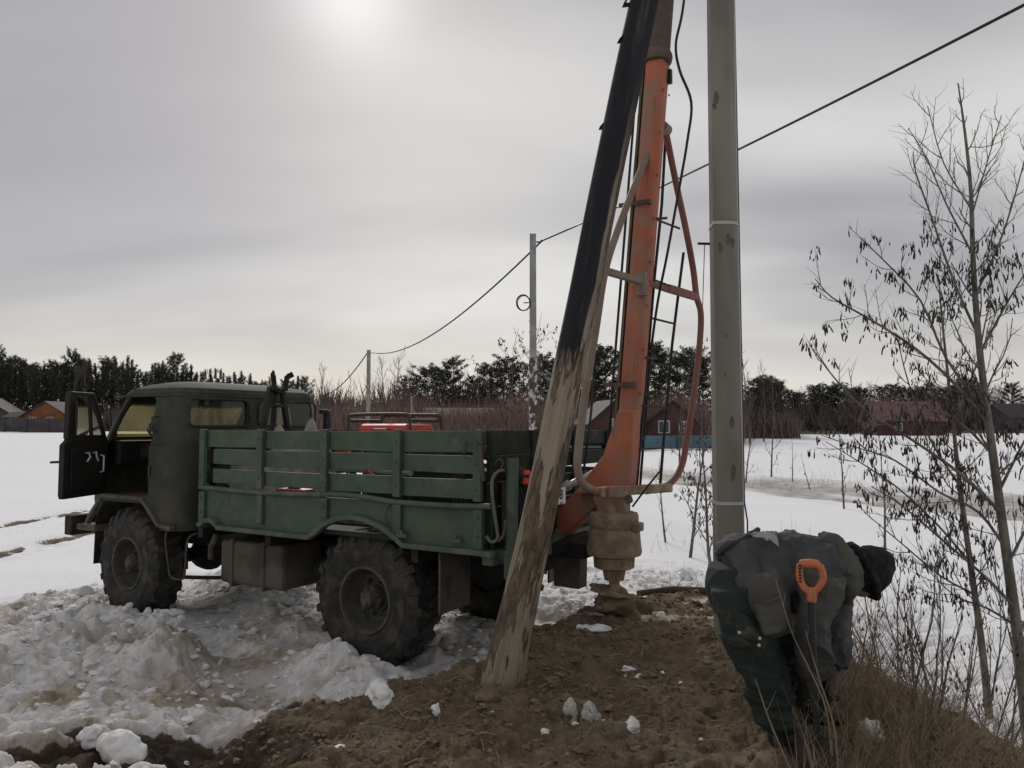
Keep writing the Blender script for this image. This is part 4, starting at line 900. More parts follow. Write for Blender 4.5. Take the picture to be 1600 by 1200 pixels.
for k, (x, y, z, l_, a) in enumerate(((.9, .75, 1.145, 1.6, 3), (.7, .52, 1.145, 1.7, -2), (.8, .6, 1.20, 1.5, 5))):
    simple('loose_plank', MB().box(-l_/2, l_/2, -.07, .07, 0, .04), M['plankw'], None, None, world_in_truck(x, y, z), HD+R(a), bevel=.004)
    tag(bpy.data.objects[-1] if False else [o for o in bpy.data.objects if o.name.startswith('loose_plank')][-1], ('pale plank lying on the bed floor nearest the slats', 'pale plank lying deeper in on the truck bed floor', 'pale plank lying on top of the other two in the truck bed')[k], 'plank')
simple('pale_pipe', MB().tube([(-.5, 0, 0), (.5, 0, .02)], .03, 10), M['winwhite'], 'pale pipe lying across the load seen through the middle gap of the slats', 'pipe', world_in_truck(.15, .9, 1.63), HD, smooth=50)
simple('dark_crate', MB().box(-.3, .3, -.3, .3, 0, .5).box(-.32, .32, -.32, .32, .42, .46), M['bed_dark'], 'dark wooden crate standing in the rear of the truck bed', 'crate', world_in_truck(-.6, .5, 1.145), HD, bevel=.01)
simple('red_canister', MB().box(-.17, .17, -.08, .08, 0, .26).box(-.08, .1, -.02, .02, .26, .31), mat('dull_red_canister', (.32, .04, .03), .5), 'low red canister behind the bottom slat gap in the front of the bed', 'canister', world_in_truck(.95, .95, 1.19), HD, bevel=.02)
simple('snow_in_bed', MB().blob((0, 0, 0), .5, 3, 3, .15, (1.5, .7, .1)), M['snowlump'], 'thin patch of old snow lying on the truck bed floor', 'snow', world_in_truck(-.4, -.4, 1.15), HD, smooth=180)
for k in range(4):
    simple('steel_rod', MB().tube([(0, 0, 0), (.05*k-.06, .0, .66)], .010, 6), M['steel'], 'thin steel rod leaning upright behind the rear slats of the bed', 'rod', world_in_truck(-.82-.06*k, .98, 1.16), HD, group='rods leaning behind the rear slats', smooth=50)

# ================================================================== POLES AND CABLE
def _grid(x0, x1, y0, y1, st):
    xs = np.arange(x0, x1+st, st); ys = np.arange(y0, y1+st, st); X, Y = np.meshgrid(xs, ys, indexing='ij')
    return terrain(X.ravel(), Y.ravel()).reshape(X.shape), x0, y0, st
_GN = _grid(-6, 7, 2, 14, .03); _GF = _grid(-170, 170, 2, 200, .8)
def bz(x, y):
    """height of the ground, read from a grid"""
    G, x0, y0, st = _GN if (-5.9 < x < 6.9 and 2 <= y < 13.9) else _GF
    u = min(max((x-x0)/st, 0), G.shape[0]-2); v = min(max((y-y0)/st, 0), G.shape[1]-2); i, j = int(u), int(v); u -= i; v -= j
    return float(G[i, j]*(1-u)*(1-v)+G[i+1, j]*u*(1-v)+G[i, j+1]*(1-u)*v+G[i+1, j+1]*u*v)
# concrete pole beside the worker
cp = at(1140, 985, 5.7); gz = bz(cp.x, 5.7)
pole = empty('concrete_pole', (cp.x, 5.7, gz-.35), R(0), 'thick grey concrete pole rising out of the dug soil behind the bending worker', 'pole')
H_ = 8.2
def polesec(w, d, z, ch):   # trapezoid with a chamfered right corner
    return [(-w/2, -d/2, z), (w/2-ch, -d/2, z), (w/2, -d/2+ch*.9, z), (w/2-.01, d/2, z), (-w/2+.012, d/2, z)]
g = MB(); vs = []; K_ = 24
for i in range(K_+1):
    t = i/K_; w = .208-.042*t; vs += polesec(w, w*.92, H_*t, .048)
g.add(vs, [(i*5+j, i*5+(j+1) % 5, (i+1)*5+(j+1) % 5, (i+1)*5+j) for i in range(K_) for j in range(5)]+[tuple(range(5))[::-1], tuple(range(K_*5, K_*5+5))])
sh_ = g.build('shaft', M['concrete'], pole, bevel=.006)
for py in (347, 787):
    z = at(1137, py, 5.6).z-pole.location.z; w = (  .208-.042*z/H_)+.008; ps = polesec(w, w*.93, z, .049)
    b_ = MB(); q = [Vector(p) for p in ps]
    b_.add([p+Vector((0, 0, s)) for s in (-.012, .012) for p in q], [(j, (j+1) % 5, (j+1) % 5+5, j+5) for j in range(5)]+[(4,3,2,1,0), (5,6,7,8,9)]).build('steel_strap', M['galv'], pole)
MB().tube([(-.11, -.02, at(1100, 377, 5.6).z-pole.location.z), (-.20, -.03, at(1100, 377, 5.6).z-pole.location.z)], .010, 6).build('step_bolt', M['black'], pole, smooth=50)
zc_ = at(1140, 787, 5.6).z-pole.location.z
MB().tube([(.112, .0, .30), (.114, 0, zc_), (.105, 0, 4.2), (.108, 0, 6.0), (.104, 0, H_)], .008, 6).build('earth_rod', M['galv'], pole, smooth=50)
MB().tube([(.135, .02, .35), (.15, .02, 1.2), (.13, .02, zc_), (.122, .02, 4.0), (.115, .02, 5.6)], .006, 6).build('earth_wire', M['black'], pole, smooth=50)
# holes and stains as shallow spalls in the concrete face
for px, py, r in ((1121, 150, .022), (1118, 163, .016), (1128, 385, .02), (1141, 372, .022), (1146, 378, .016), (1136, 524, .008), (1134, 585, .008), (1145, 660, .02), (1147, 735, .02), (1146, 745, .015)):
    p = at(px, py, 5.585); zz = p.z-pole.location.z; w = (  .208-.042*zz/H_)*.92
    MB().blob((0, 0, 0), r, int(px+py), 2, .35, (.9, .12, 1.9)).build('spall', mat('dark_spall', (.105, .098, .082), .95) if 'dark_spall' not in bpy.data.materials else bpy.data.materials['dark_spall'], pole).location = (p.x-cp.x, -w/2-.0005, zz)

# leaning wooden pole
def bark_pole():
    m = bpy.data.materials.new('peeled_tarred_wood'); m.use_nodes = True; t = m.node_tree; b = t.nodes['Principled BSDF']; N = t.nodes.new; L = t.links.new
    tcn = N('ShaderNodeTexCoord'); sx = N('ShaderNodeSeparateXYZ'); L(tcn.outputs['Object'], sx.inputs[0])
    def noise(s, st, d=6, loc=(0,0,0), r=.6):
        mp = N('ShaderNodeMapping'); mp.inputs['Scale'].default_value = st; mp.inputs['Location'].default_value = loc; L(tcn.outputs['Object'], mp.inputs[0])
        n = N('ShaderNodeTexNoise'); n.inputs['Scale'].default_value = s; n.inputs['Detail'].default_value = d; n.inputs['Roughness'].default_value = r; L(mp.outputs[0], n.inputs['Vector']); return n.outputs[0]
    def rng(v, a, c):
        n = N('ShaderNodeMapRange'); n.inputs[1].default_value = a; n.inputs[2].default_value = c; n.interpolation_type = 'SMOOTHSTEP'; L(v, n.inputs[0]); return n.outputs[0]
    def ma(op, a, c):
        n = N('ShaderNodeMath'); n.operation = op
        for k, v in enumerate((a, c)):
            if isinstance(v, (int, float)): n.inputs[k].default_value = v
            else: L(v, n.inputs[k])
        return n.outputs[0]
    def mx(f, a, c):
        n = N('ShaderNodeMix'); n.data_type = 'RGBA'; L(f, n.inputs[0])
        for k, v in ((6, a), (7, c)):
            if isinstance(v, tuple): n.inputs[k].default_value = (*v, 1)
            else: L(v, n.inputs[k])
        return n.outputs[2]
    wood = mx(rng(noise(16, (1, 1, .06), 7), .3, .7), (.19, .155, .112), (.325, .278, .21))
    wood = mx(rng(noise(46, (1, 1, .018), 4, (1, 2, 3)), .60, .68), wood, (.07, .055, .04))
    wood = mx(rng(noise(6, (1, 1, .45), 4, (4, 2, 3)), .66, .72), wood, (.12, .09, .062))
    bk = noise(9.5, (1, 1, .17), 7, (2.3, .7, 1.2), .62); barkm = rng(bk, .495, .51)
    bark = mx(rng(noise(30, (1, 1, .3), 5), .4, .6), (.075, .056, .038), (.145, .108, .073))
    c = mx(barkm, wood, bark)
    hgt = ma('ADD', sx.outputs[2], ma('MULTIPLY', ma('SUBTRACT', noise(11, (1, 1, .16), 7, (0, 0, 0), .7), .5), 1.5))
    tar = rng(hgt, 2.36, 2.46)
    # the bare strip on the right-hand side stays free of tar for a while
    strip = ma('MULTIPLY', rng(ma('ADD', sx.outputs[0], ma('MULTIPLY', ma('SUBTRACT', noise(7, (1, 1, .2), 5), .5), .08)), .044, .056), ma('SUBTRACT', 1, rng(sx.outputs[2], 3.0, 4.6)))
    tarc = mx(rng(noise(12, (1, 1, .08), 7, (5, 5, 5)), .56, .72), (.014, .013, .018), (.055, .05, .048))
    c = mx(ma('MULTIPLY', tar, ma('SUBTRACT', 1, ma('MULTIPLY', strip, .85))), c, tarc)
    L(c, b.inputs['Base Color']); b.inputs['Roughness'].default_value = .75; b.inputs['Specular IOR Level'].default_value = .25
    bn = N('ShaderNodeBump'); bn.inputs['Strength'].default_value = .7; bn.inputs['Distance'].default_value = .012
    L(ma('ADD', barkm, ma('MULTIPLY', noise(24, (1, 1, .08), 6), .6)), bn.inputs['Height']); L(bn.outputs[0], b.inputs['Normal'])
    return m
wb = at(784, 1062, 4.86); wt = at(1012, -10, 5.25); wd = (wt-wb).normalized(); L_ = 7.4
wp = bpy.data.objects.new('wooden_pole', None); C.objects.link(wp); wp.empty_display_size = .2
wp.rotation_mode = 'QUATERNION'; wp.rotation_quaternion = wd.to_track_quat('Z', 'Y'); wp.location = wb-wd*.35
# keep the local x of the pole pointing to the picture's right (world +x)
q0 = wd.to_track_quat('Z', 'Y'); xw = q0 @ Vector((1, 0, 0)); ang = math.atan2((q0 @ Vector((0, 1, 0))).x, xw.x)
wp.rotation_quaternion = q0 @ Quaternion((0, 0, 1), ang)
tag(wp, 'leaning round wooden pole, tarred black above and peeling bark below, in front of the mast', 'pole')
g = MB(); n_ = 26; vs = []; KK = 90
for i in range(KK+1):
    s_ = i/KK*L_; r0 = .103+.033*math.exp(-max(0, s_-.35)/.5)
    for j in range(n_):
        a = 2*PI*j/n_; rr = r0*(1+.022*math.sin(3*a+s_*.8)+.015*math.sin(7*a+s_*2.3)+.01*math.sin(s_*5+a))
        if i > 2 and math.cos(a-R(-20)) > .86: rr *= .975
        vs.append((rr*math.cos(a)+.012*math.sin(s_*1.1), rr*math.sin(a), s_))
g.add(vs, [(i*n_+j, i*n_+(j+1) % n_, (i+1)*n_+(j+1) % n_, (i+1)*n_+j) for i in range(KK) for j in range(n_)]+[tuple(range(n_))[::-1], tuple(range(KK*n_, KK*n_+n_))])
g.build('trunk', bark_pole(), wp, smooth=60)
rnd = random.Random(3)
for s_, a, ln in ((4.98, 186, .20), (4.70, 188, .045), (5.25, 187, .1), (4.05, 184, .03)):
    r0 = .103; aa = R(a); g = MB()
    pr = [(r0-.012, 0), (r0+.03+.12*ln, -.02), (r0+.015+.06*ln, ln*.35), (r0+.012, ln*.7), (r0-.01, ln)]
    vs = []
    for da in (-.20, .20):
        for r_, h in pr: vs.append((r_*math.cos(aa+da), r_*math.sin(aa+da), s_+h))
    for da in (-.17, .17):
        for r_, h in pr: vs.append(((r_-.008)*math.cos(aa+da), (r_-.008)*math.sin(aa+da), s_+h-.004))
    k = len(pr); g.add(vs, [(i, i+1, i+k+1, i+k) for i in range(k-1)]+[(i+2*k, i+3*k, i+3*k+1, i+2*k+1) for i in range(k-1)]+[(i, i+2*k, i+2*k+1, i+1) for i in range(k-1)]+[(i+k, i+k+1, i+3*k+1, i+3*k) for i in range(k-1)])
    g.build('peeling_bark', M['black'], wp)

# distant line poles with the cable
def linepole(px, Y, w, label, foot=True):
    c = at(px, 668, Y); z0 = bz(c.x, Y)-.1; top = 8.15
    e = empty('power_pole', (c.x, Y, z0), 0, label, 'pole')
    MB().bar((0, 0, 0), (0, 0, top-z0), w*1.15, w*1.15, tw=.82).build('shaft', M['concrete_b'], e)
    MB().tube([(w*.4, 0, top-z0-.25), (w*.4+.16, 0, top-z0-.25), (w*.4+.2, 0, top-z0-.18)], .025, 6).build('hook', M['black'], e)
    return e, Vector((c.x+w*.5+.17, Y, top-.22))
pA, hA = linepole(833, 24.2, .21, 'grey power pole with a coil of spare cable, left of the leaning wooden pole')
pB, hB = linepole(575, 61, .27, 'distant thin power pole where the cable dips down, above the green truck bed')
lowz = at(832, 560, 24.2).z-pA.location.z
MB().bar((0, -.002, .05), (0, -.002, lowz), .262, .262, tw=.97).build('flaking_lower_shaft', M['mottled'], pA)
g = MB(); cz = at(819, 472, 24).z-pA.location.z; rn = random.Random(8)
for k in range(4):
    r_ = .20+.02*rn.random(); ox, oz = rn.uniform(-.02, .02), rn.uniform(-.03, .03)
    g.tube([(-.30+ox+r_*math.cos(a*PI/12), -.12+.02*k, cz+oz+r_*1.15*math.sin(a*PI/12)) for a in range(25)], .012, 5, cap=False)
g.build('cable_coil', M['black'], pA, kind='stuff')
MB().bar((-.30, -.08, cz), (0, -.05, cz), .03, .03).build('coil_hanger', M['black'], pA)
def sag(a, b, s, n=30): return [Vector(a).lerp(Vector(b), i/n)+Vector((0, 0, -4*s*(i/n)*(1-i/n))) for i in range(n+1)]
cN = Vector((13.6, -3.0, 8.9))
g = MB(); g.tube(sag(hA, cN, .35), .022, 6).tube(sag(hB, hA, 1.05), [.03]*31, 6)
far_ = at(350, 640, 150); 
cb1 = MB().tube(sag(hA, cN, .42, 40), .024, 6); cab_ = cb1.build('overhead_cable', M['cable'], None, smooth=60); tag(cab_, 'black twisted overhead cable from the upper right down to the coil pole', 'cable')
cb2 = MB().tube(sag(hB, hA, 1.15, 30), .035, 6).build('overhead_cable', M['cable'], None, smooth=60); tag(cb2, 'sagging overhead cable between the two distant power poles', 'cable')
cb3 = MB().tube(sag(hB-Vector((.4, 0, 0)), at(500, 618, 98), .9, 20), .05, 5).build('overhead_cable', M['cable'], None, smooth=60); tag(cb3, 'faint cable running down to the left from the farthest power pole', 'cable')

# ================================================================== THE WORKER
MY = 3.85
def mp_(px, py, dY=0): return at(px, py, MY+dY)
def shell(name, build, m, parent, vox=.014, seed=0, amp=.006, f=9, folds=.0, fdir=None, smooth_it=6):
    mb = MB(); build(mb); o = mb.build(name, m, parent)
    r = o.modifiers.new('r', 'REMESH'); r.mode = 'VOXEL'; r.voxel_size = vox; r.use_smooth_shade = True
    s = o.modifiers.new('s', 'SMOOTH'); s.factor = .6; s.iterations = smooth_it
    baked(o); me = o.data; n = len(me.vertices); co = np.empty(n*3, np.float32); me.vertices.foreach_get('co', co); co = co.reshape(-1, 3)
    no = np.empty(n*3, np.float32); me.vertices.foreach_get('normal', no); no = no.reshape(-1, 3)
    a = co[:, 0]*1.0+co[:, 1]*.6; b = co[:, 2]
    d = amp*(fbm(a, b+co[:, 1], f, 4, seed)) 
    if folds:
        fd = Vector(fdir or (1, 0, .5)).normalized(); u = co @ np.array(fd); ph = 2.2*fbm(a*1.0, b, 4.0, 3, seed+7)
        fv = np.array(fd.orthogonal().normalized()); v_ = co @ fv
        rd = (1-np.abs(2*vnoise(u*13+ph*.9, v_*4+ph*.6, seed+11)-1))**3 + .6*(1-np.abs(2*vnoise(u*27+ph*1.5, v_*8+co[:, 1]*6, seed+12)-1))**3
        d = d + folds*rd*sst(-.45, .25, fbm(a, b, 3.2, 2, seed+9)) - folds*.3
    co = co+no*d[:, None]; me.vertices.foreach_set('co', co.astype(np.float32).ravel()); me.polygons.foreach_set('use_smooth', [True]*len(me.polygons)); me.update()
    return o
def ell(mb, pts, rad, n=18): mb.tube(spline(pts, 4), _interp(rad, 4), n, ref=(0, 1, 0)); return mb
def _interp(rad, n):
    out = []; R_ = [r if isinstance(r, tuple) else (r, r) for r in rad]
    for i in range(len(R_)-1):
        for k in range(n): t = k/n; t = t*t*(3-2*t); out.append((R_[i][0]*(1-t)+R_[i+1][0]*t, R_[i][1]*(1-t)+R_[i+1][1]*t))
    return out+[R_[-1]]
feetz = bz(1.25, 3.85)
man = empty('person', (mp_(1215, 1200).x, MY, feetz), 0, 'worker in dark jacket and green trousers bending right over beside the concrete pole', 'person')
ML = man.location
def q_(px, py, dY=0): return mp_(px, py, dY)-ML
footL = Vector((0.0, -.10, .05)); footR = Vector((.23, .17, .05))
kneeL = q_(1199, 1070, -.11); kneeR = q_(1260, 1075, .15); hipL = q_(1155, 925, -.10); hipR = q_(1165, 925, .11)
def fing(mb, base, d, up, L0=.075, curl=.9, r=.0095, n=4):
    for k in range(4):
        o = base + up*(.028*(k-1.5)); dd = Vector(d); p = [o-dd*.03, o]
        ax = up; l = L0*(1-.12*abs(k-1.3))/3
        for j in range(3): dd = Quaternion(ax, curl*(.7+.15*j)) @ dd; o = o+dd*l; p.append(o)
        mb.tube(p, [r*1.05, r, r*.95, r*.88, r*.7], 8)
    t0 = base - Vector(d)*.055 + up*.03; t1 = t0+up*.022+Vector(d)*.02; t2 = t1+Vector(d)*.03-up*.0
    mb.tube([t0, t1, t2, t2+Vector(d)*.02-up*.012], [r*1.3, r*1.2, r*1.05, r*.8], 8)
shoL = q_(1288, 905, -.17); shoR = q_(1305, 905, .17); elbL = q_(1270, 980, -.22); elbR = q_(1307, 975, .16); wriL = q_(1268, 1060, -.12); wriR = q_(1296, 1048, .06)
shoe_h = .04
def body(mb):
    ell(mb, [q_(1172, 915), q_(1205, 895), q_(1250, 893), q_(1300, 893)], [(.10, .10), (.12, .11), (.12, .12), (.10, .10)])
    ell(mb, [q_(1300, 885), q_(1325, 888), q_(1345, 890)], [.065, .06, .062], 12)
    for a, b, c, d in ((hipL, kneeL, footL+Vector((0, 0, .08)), 0), (hipR, kneeR, footR+Vector((0, 0, .08)), 0)): ell(mb, [a, a.lerp(b, .5), b, b.lerp(c, .45), c], [.078, .07, .055, .05, .04], 12)
    for a, b, c in ((shoL, elbL, wriL), (shoR, elbR, wriR)): ell(mb, [a, a.lerp(b, .5), b, b.lerp(c, .5), c], [.06, .052, .043, .04, .03], 12)
    # head: skull, jaw, nose, ears, eye sockets built round the face direction (down and to the right)
    hc = q_(1352, 893); 
    mb.blob(hc, .098, 1, 3, 0, (1.05, .80, 1.0)); mb.blob(hc+Vector((-.015, 0, -.07)), .062, 2, 3, 0, (1, .8, .9))
    fdn = Vector((.55, 0, -.83)); fx = Vector((.83, 0, .55))
    mb.tube([hc+fdn*.085, hc+fdn*.118-fx*.01, hc+fdn*.10-fx*.03], [.012, .016, .012], 8)
    mb.blob(hc+fdn*.075-fx*.055, .028, 3, 2, 0, (1, 1.1, .7))
    for s in (1, -1): mb.blob(hc+Vector((-.02, s*.078, -.03)), .024, 5, 2, 0, (.8, .35, 1.2)); mb.blob(hc+fdn*.085+Vector((0, s*.03, 0))+fx*.012, .014, 6, 2, 0)
    for w, up, d in ((wriL, Vector((.35, .9, -.1)).normalized(), Vector((.15, .1, -.98)).normalized()), (wriR, Vector((-.3, -.9, .1)).normalized(), Vector((-.12, -.1, -.98)).normalized())):
        mb.tube([w, w+d*.05, w+d*.09], [(.042, .026), (.045, .024), (.042, .018)], 12, ref=up)
        fing(mb, w+d*.085, d, up, .066, .9, .0065)
shell('body', body, M['skin'], man, .0085, 3, .001, 9, smooth_it=2)
def trousers(mb):
    ell(mb, [q_(1143, 880), q_(1146, 910), q_(1156, 945)], [(.165, .12), (.17, .14), (.165, .14)], 22)
    ell(mb, [hipL+Vector((-.01, 0, .04)), hipL.lerp(kneeL, .45)+Vector((-.015, 0, 0)), kneeL, kneeL.lerp(footL, .5), footL+Vector((0, 0, .12))], [(.115, .14), (.11, .126), .098, .092, .080], 18)
    ell(mb, [hipR+Vector((0, 0, .04)), hipR.lerp(kneeR, .45), kneeR, kneeR.lerp(footR, .5), footR+Vector((0, 0, .12))], [.145, .13, .112, .10, .088], 18)
shell('trousers', trousers, M['trouser'], man, .010, 21, .016, 7, .026, (.35, .1, 1), 3)
def jacket(mb):
    # back and belly, seen from the left side, bent forward
    ell(mb, [q_(1141, 898), q_(1160, 891), q_(1195, 885), q_(1240, 881), q_(1278, 887), q_(1306, 896)], [(.17, .145), (.20, .178), (.205, .168), (.205, .156), (.185, .143), (.12, .09)], 24)
    ell(mb, [q_(1176, 895, -.06), q_(1188, 935, -.09), q_(1203, 972, -.11), q_(1212, 996, -.12)], [(.185, .15), (.175, .135), (.145, .112), (.095, .08)], 20)
    ell(mb, [q_(1180, 890, .08), q_(1195, 930, .10), q_(1212, 965, .10)], [(.14, .12), (.13, .11), (.09, .08)], 20)
    ell(mb, [q_(1225, 900, .06), q_(1240, 940, .08), q_(1246, 985, .09)], [(.13, .12), (.12, .10), (.09, .075)], 16)
    ell(mb, [shoL+Vector((-.01, .0, .02)), shoL.lerp(elbL, .5), elbL, elbL.lerp(wriL, .55), wriL+Vector((0, 0, .02))], [.105, .092, .080, .074, .062], 16)
    ell(mb, [shoR+Vector((-.01, -.05, .02)), shoR.lerp(elbR, .5), elbR, elbR.lerp(wriR, .55), wriR+Vector((0, 0, .02))], [.11, .095, .082, .074, .060], 16)
jk = shell('jacket', jacket, M['jacket'], man, .010, 5, .018, 5.5, .026, (.85, .1, .5), 3)
def collar(mb):
    ell(mb, [q_(1292, 842, -.02), q_(1306, 850, -.07), q_(1322, 885, -.135), q_(1326, 915, -.11), q_(1320, 940, -.04)], [(.045, .03), (.05, .04), (.05, .045), (.045, .04), (.03, .025)], 14)
    ell(mb, [q_(1292, 842, .02), q_(1306, 850, .08), q_(1324, 885, .14), q_(1328, 915, .11), q_(1320, 938, .04)], [(.045, .03), (.05, .04), (.05, .045), (.045, .04), (.03, .025)], 14)
    ell(mb, [q_(1283, 838), q_(1300, 846), q_(1318, 868), q_(1326, 884)], [(.05, .025), (.085, .035), (.10, .045), (.07, .035)], 16)
    ell(mb, [q_(1300, 850, -.04), q_(1314, 858, -.06), q_(1334, 885, -.09), q_(1338, 905, -.08), q_(1330, 925, -.06)], [(.035, .02), (.045, .03), (.045, .03), (.045, .03), (.03, .02)], 14)
shell('hood', collar, M['hood'], man, .010, 9, .014, 10, .012, (.3, .2, 1))
def beanie(mb):
    hc = q_(1354, 890)
    mb.blob(hc, .118, 11, 3, .02, (.98, .88, 1.02)); mb.blob(hc+Vector((.028, 0, .0)), .105, 12, 3, .02, (1, .88, 1.0)); mb.blob(hc+Vector((.0, 0, -.035)), .102, 14, 3, .03, (1.05, .85, .9))
def cuff(mb):
    hc = q_(1354, 890); ax = Vector((.90, 0, .36)).normalized(); u = Vector((0, 1, 0)); w = ax.cross(u)
    mb.tube([hc-ax*.022+(u*math.cos(a*PI/14)*.105+w*math.sin(a*PI/14)*.122) for a in range(29)], [(.020, .030)]*29, 10, cap=False, ref=ax)
shell('beanie_cuff', cuff, M['beanie'], man, .006, 15, .006, 22, .008, (0, 1, 1), 2)
shell('beanie', beanie, M['beanie'], man, .008, 13, .012, 11, .014, (1, 0, -.4), 3)
def flapmesh(px_list, dY, th=.010, seed=0):
    P = [q_(a, b, dY+c) for a, b, c in px_list]; n = len(P); cen = sum(P, Vector())/n; mb = MB()
    vs = [cen+Vector((0, -.012, 0))]+P+[cen+Vector((0, th, 0))]+[p+Vector((0, th, 0)) for p in P]
    return mb.add(vs, [(0, 1+i, 1+(i+1) % n) for i in range(n)]+[(n+1, n+2+(i+1) % n, n+2+i) for i in range(n)]+[(1+i, n+2+i, n+2+(i+1) % n, 1+(i+1) % n) for i in range(n)])
# patch pocket, torn lining, pocket flap on the trousers, studs
def pocket(mb):
    v = flapmesh([(1179, 935, 0), (1200, 940, -.01), (1222, 930, 0), (1228, 950, 0), (1232, 985, .0), (1215, 992, -.01), (1196, 996, 0), (1186, 970, 0)], -.272, .06); mb.add(v.v, v.f)
    mb.tube([q_(1179, 936, -.280), q_(1200, 941, -.290), q_(1221, 931, -.280)], .008, 8)
shell('patch_pocket', pocket, M['jacket'], man, .009, 31, .006, 12, .006, (.3, 0, 1), 3)
flapmesh([(1173, 835, 0), (1180, 831, 0), (1198, 832, 0), (1211, 831, 0), (1216, 843, -.02), (1217, 854, -.03), (1212, 846, -.02), (1205, 841, -.02), (1199, 845, -.03), (1192, 839, -.02), (1178, 839, -.01)], -.145, .012).build('torn_lining', M['lining'], man)
def hem(mb):
    mb.tube(spline([q_(1124, 866, -.03), q_(1136, 852, -.08), q_(1152, 845, -.08), q_(1168, 838, -.05), q_(1176, 832, -.03), q_(1184, 829, 0)], 4), [(.022, .012)]*21, 10)
shell('jacket_hem', hem, M['jacket'], man, .007, 33, .012, 16, .004, (1, 0, 1), 2)
for k, (pts) in enumerate((((1172, 842), (1184, 868), (1192, 900), (1196, 930)), ((1235, 838), (1240, 865), (1240, 895)),)):
    MB().tube(spline([q_(a, b, -.16-.045*min(1, i/1.2)) for i, (a, b) in enumerate(pts)], 4), .0045, 6).build('jacket_seam', M['hood'], man)
def tflap(mb):
    v = flapmesh([(1148, 950, 0), (1168, 962, -.01), (1188, 990, 0), (1190, 1004, 0), (1172, 1003, -.01), (1152, 992, 0)], -.232, .03); mb.add(v.v, v.f)
shell('trouser_pocket_flap', tflap, M['trouser'], man, .008, 41, .004, 12, .0, None, 3)
for px, py in ((1155, 988), (1187, 997), (1186, 1008)): MB().lathe([(.008, 0), (.007, .004)], q_(px, py, -.245), (0, -1, 0), 10).build('stud', M['bright'], man)
for nm, f, a in (('boot', footL, 12), ('boot', footR, -5)):
    def bt(mb, f=f, a=a):
        d = Vector((math.cos(R(a)), math.sin(R(a)), 0))
        mb.tube([f-d*.07+Vector((0, 0, -.01)), f, f+d*.10+Vector((0, 0, -.012)), f+d*.17+Vector((0, 0, -.02))], [(.04, .045), (.045, .05), (.05, .042), (.035, .028)], 14)
        ell(mb, [f+Vector((-.02, 0, 0)), f+Vector((-.02, 0, .12)), f+Vector((-.03, 0, .24))], [.055, .058, .075], 14)
    shell(nm, bt, M['boot'], man, .010, 55, .003, 9)
def gloves(w, d, up, mb):
    d = Vector(d).normalized(); up = Vector(up).normalized()
    mb.tube([w-d*.03, w+d*.03, w+d*.10], [(.048, .036), (.052, .032), (.048, .024)], 12, ref=up); fing(mb, w+d*.10, d, up, .085, .9, .0135)
for w, up, d in ((wriL, (.35, .9, -.1), (.15, .1, -.98)), (wriR, (-.3, -.9, .1), (-.12, -.1, -.98))):
    shell('glove', lambda mb: gloves(w, d, up, mb), M['glove'], man, .007, 61, .002, 9, smooth_it=2)

# shovel held upright in front of him
SY = 3.52
def s_(px, py, dY=0): return at(px, py, SY+dY)
shv = empty('shovel', tuple(s_(1276, 1150)), 0, 'shovel with an orange plastic D-shaped grip standing upright in front of the worker', 'shovel')
SL = shv.location
def sq(px, py, dY=0): return s_(px, py, dY)-SL
def dgrip(mb):
    r = .0150
    mb.tube([sq(1251, 881, .03), sq(1266, 880, 0), sq(1279, 882, -.02)], [(.021, .021)]*3, 12)
    mb.tube(spline([sq(1250, 881, .03), sq(1249, 895, .03), sq(1251, 908, .025), sq(1258, 920, .01), sq(1267, 926, 0)], 5), [(.017, .014)]*21, 10)
    mb.tube(spline([sq(1280, 882, -.02), sq(1285, 893, -.02), sq(1286, 905, -.018), sq(1279, 918, -.01), sq(1270, 926, 0)], 5), [(.017, .014)]*21, 10)
    mb.tube([sq(1269, 918), sq(1268.5, 928), sq(1268, 941)], [(.018, .016), (.023, .022), (.021, .021)], 14)
shell('d_grip', dgrip, M['handle'], shv, .005, 71, .0006, 30, smooth_it=3)
for k in range(6): MB().bar(sq(1248.2+.2*k, 884+5*k, .012), sq(1251+.2*k, 883+5*k, .008), .008, .008).build('grip_mark', M['ink'], shv)
MB().tube([sq(1268, 940), sq(1271, 1030), sq(1277, 1165)], .0155, 12).build('shaft', M['shaft'], shv, smooth=50)
g = MB(); vs = []
for i in range(9):
    t = i/8; w = .105*(1 if t < .6 else 1-((t-.6)/.4)**2*.75); c0 = sq(1277, 1155)+Vector((.02*t, .02*t, -.30*t))
    for j in range(7): u = (j-3)/3; vs.append(c0+Vector((u*w, .02*(1-u*u), 0)))
for i in range(9):
    for j in range(7): vs.append(vs[i*7+j]+Vector((0, .004, 0)))
fs = [(i*7+j, i*7+j+1, (i+1)*7+j+1, (i+1)*7+j) for i in range(8) for j in range(6)]; fs += [tuple(q+63 for q in f)[::-1] for f in fs]
g.add(vs, fs).build('blade', M['steel'], shv, smooth=60)

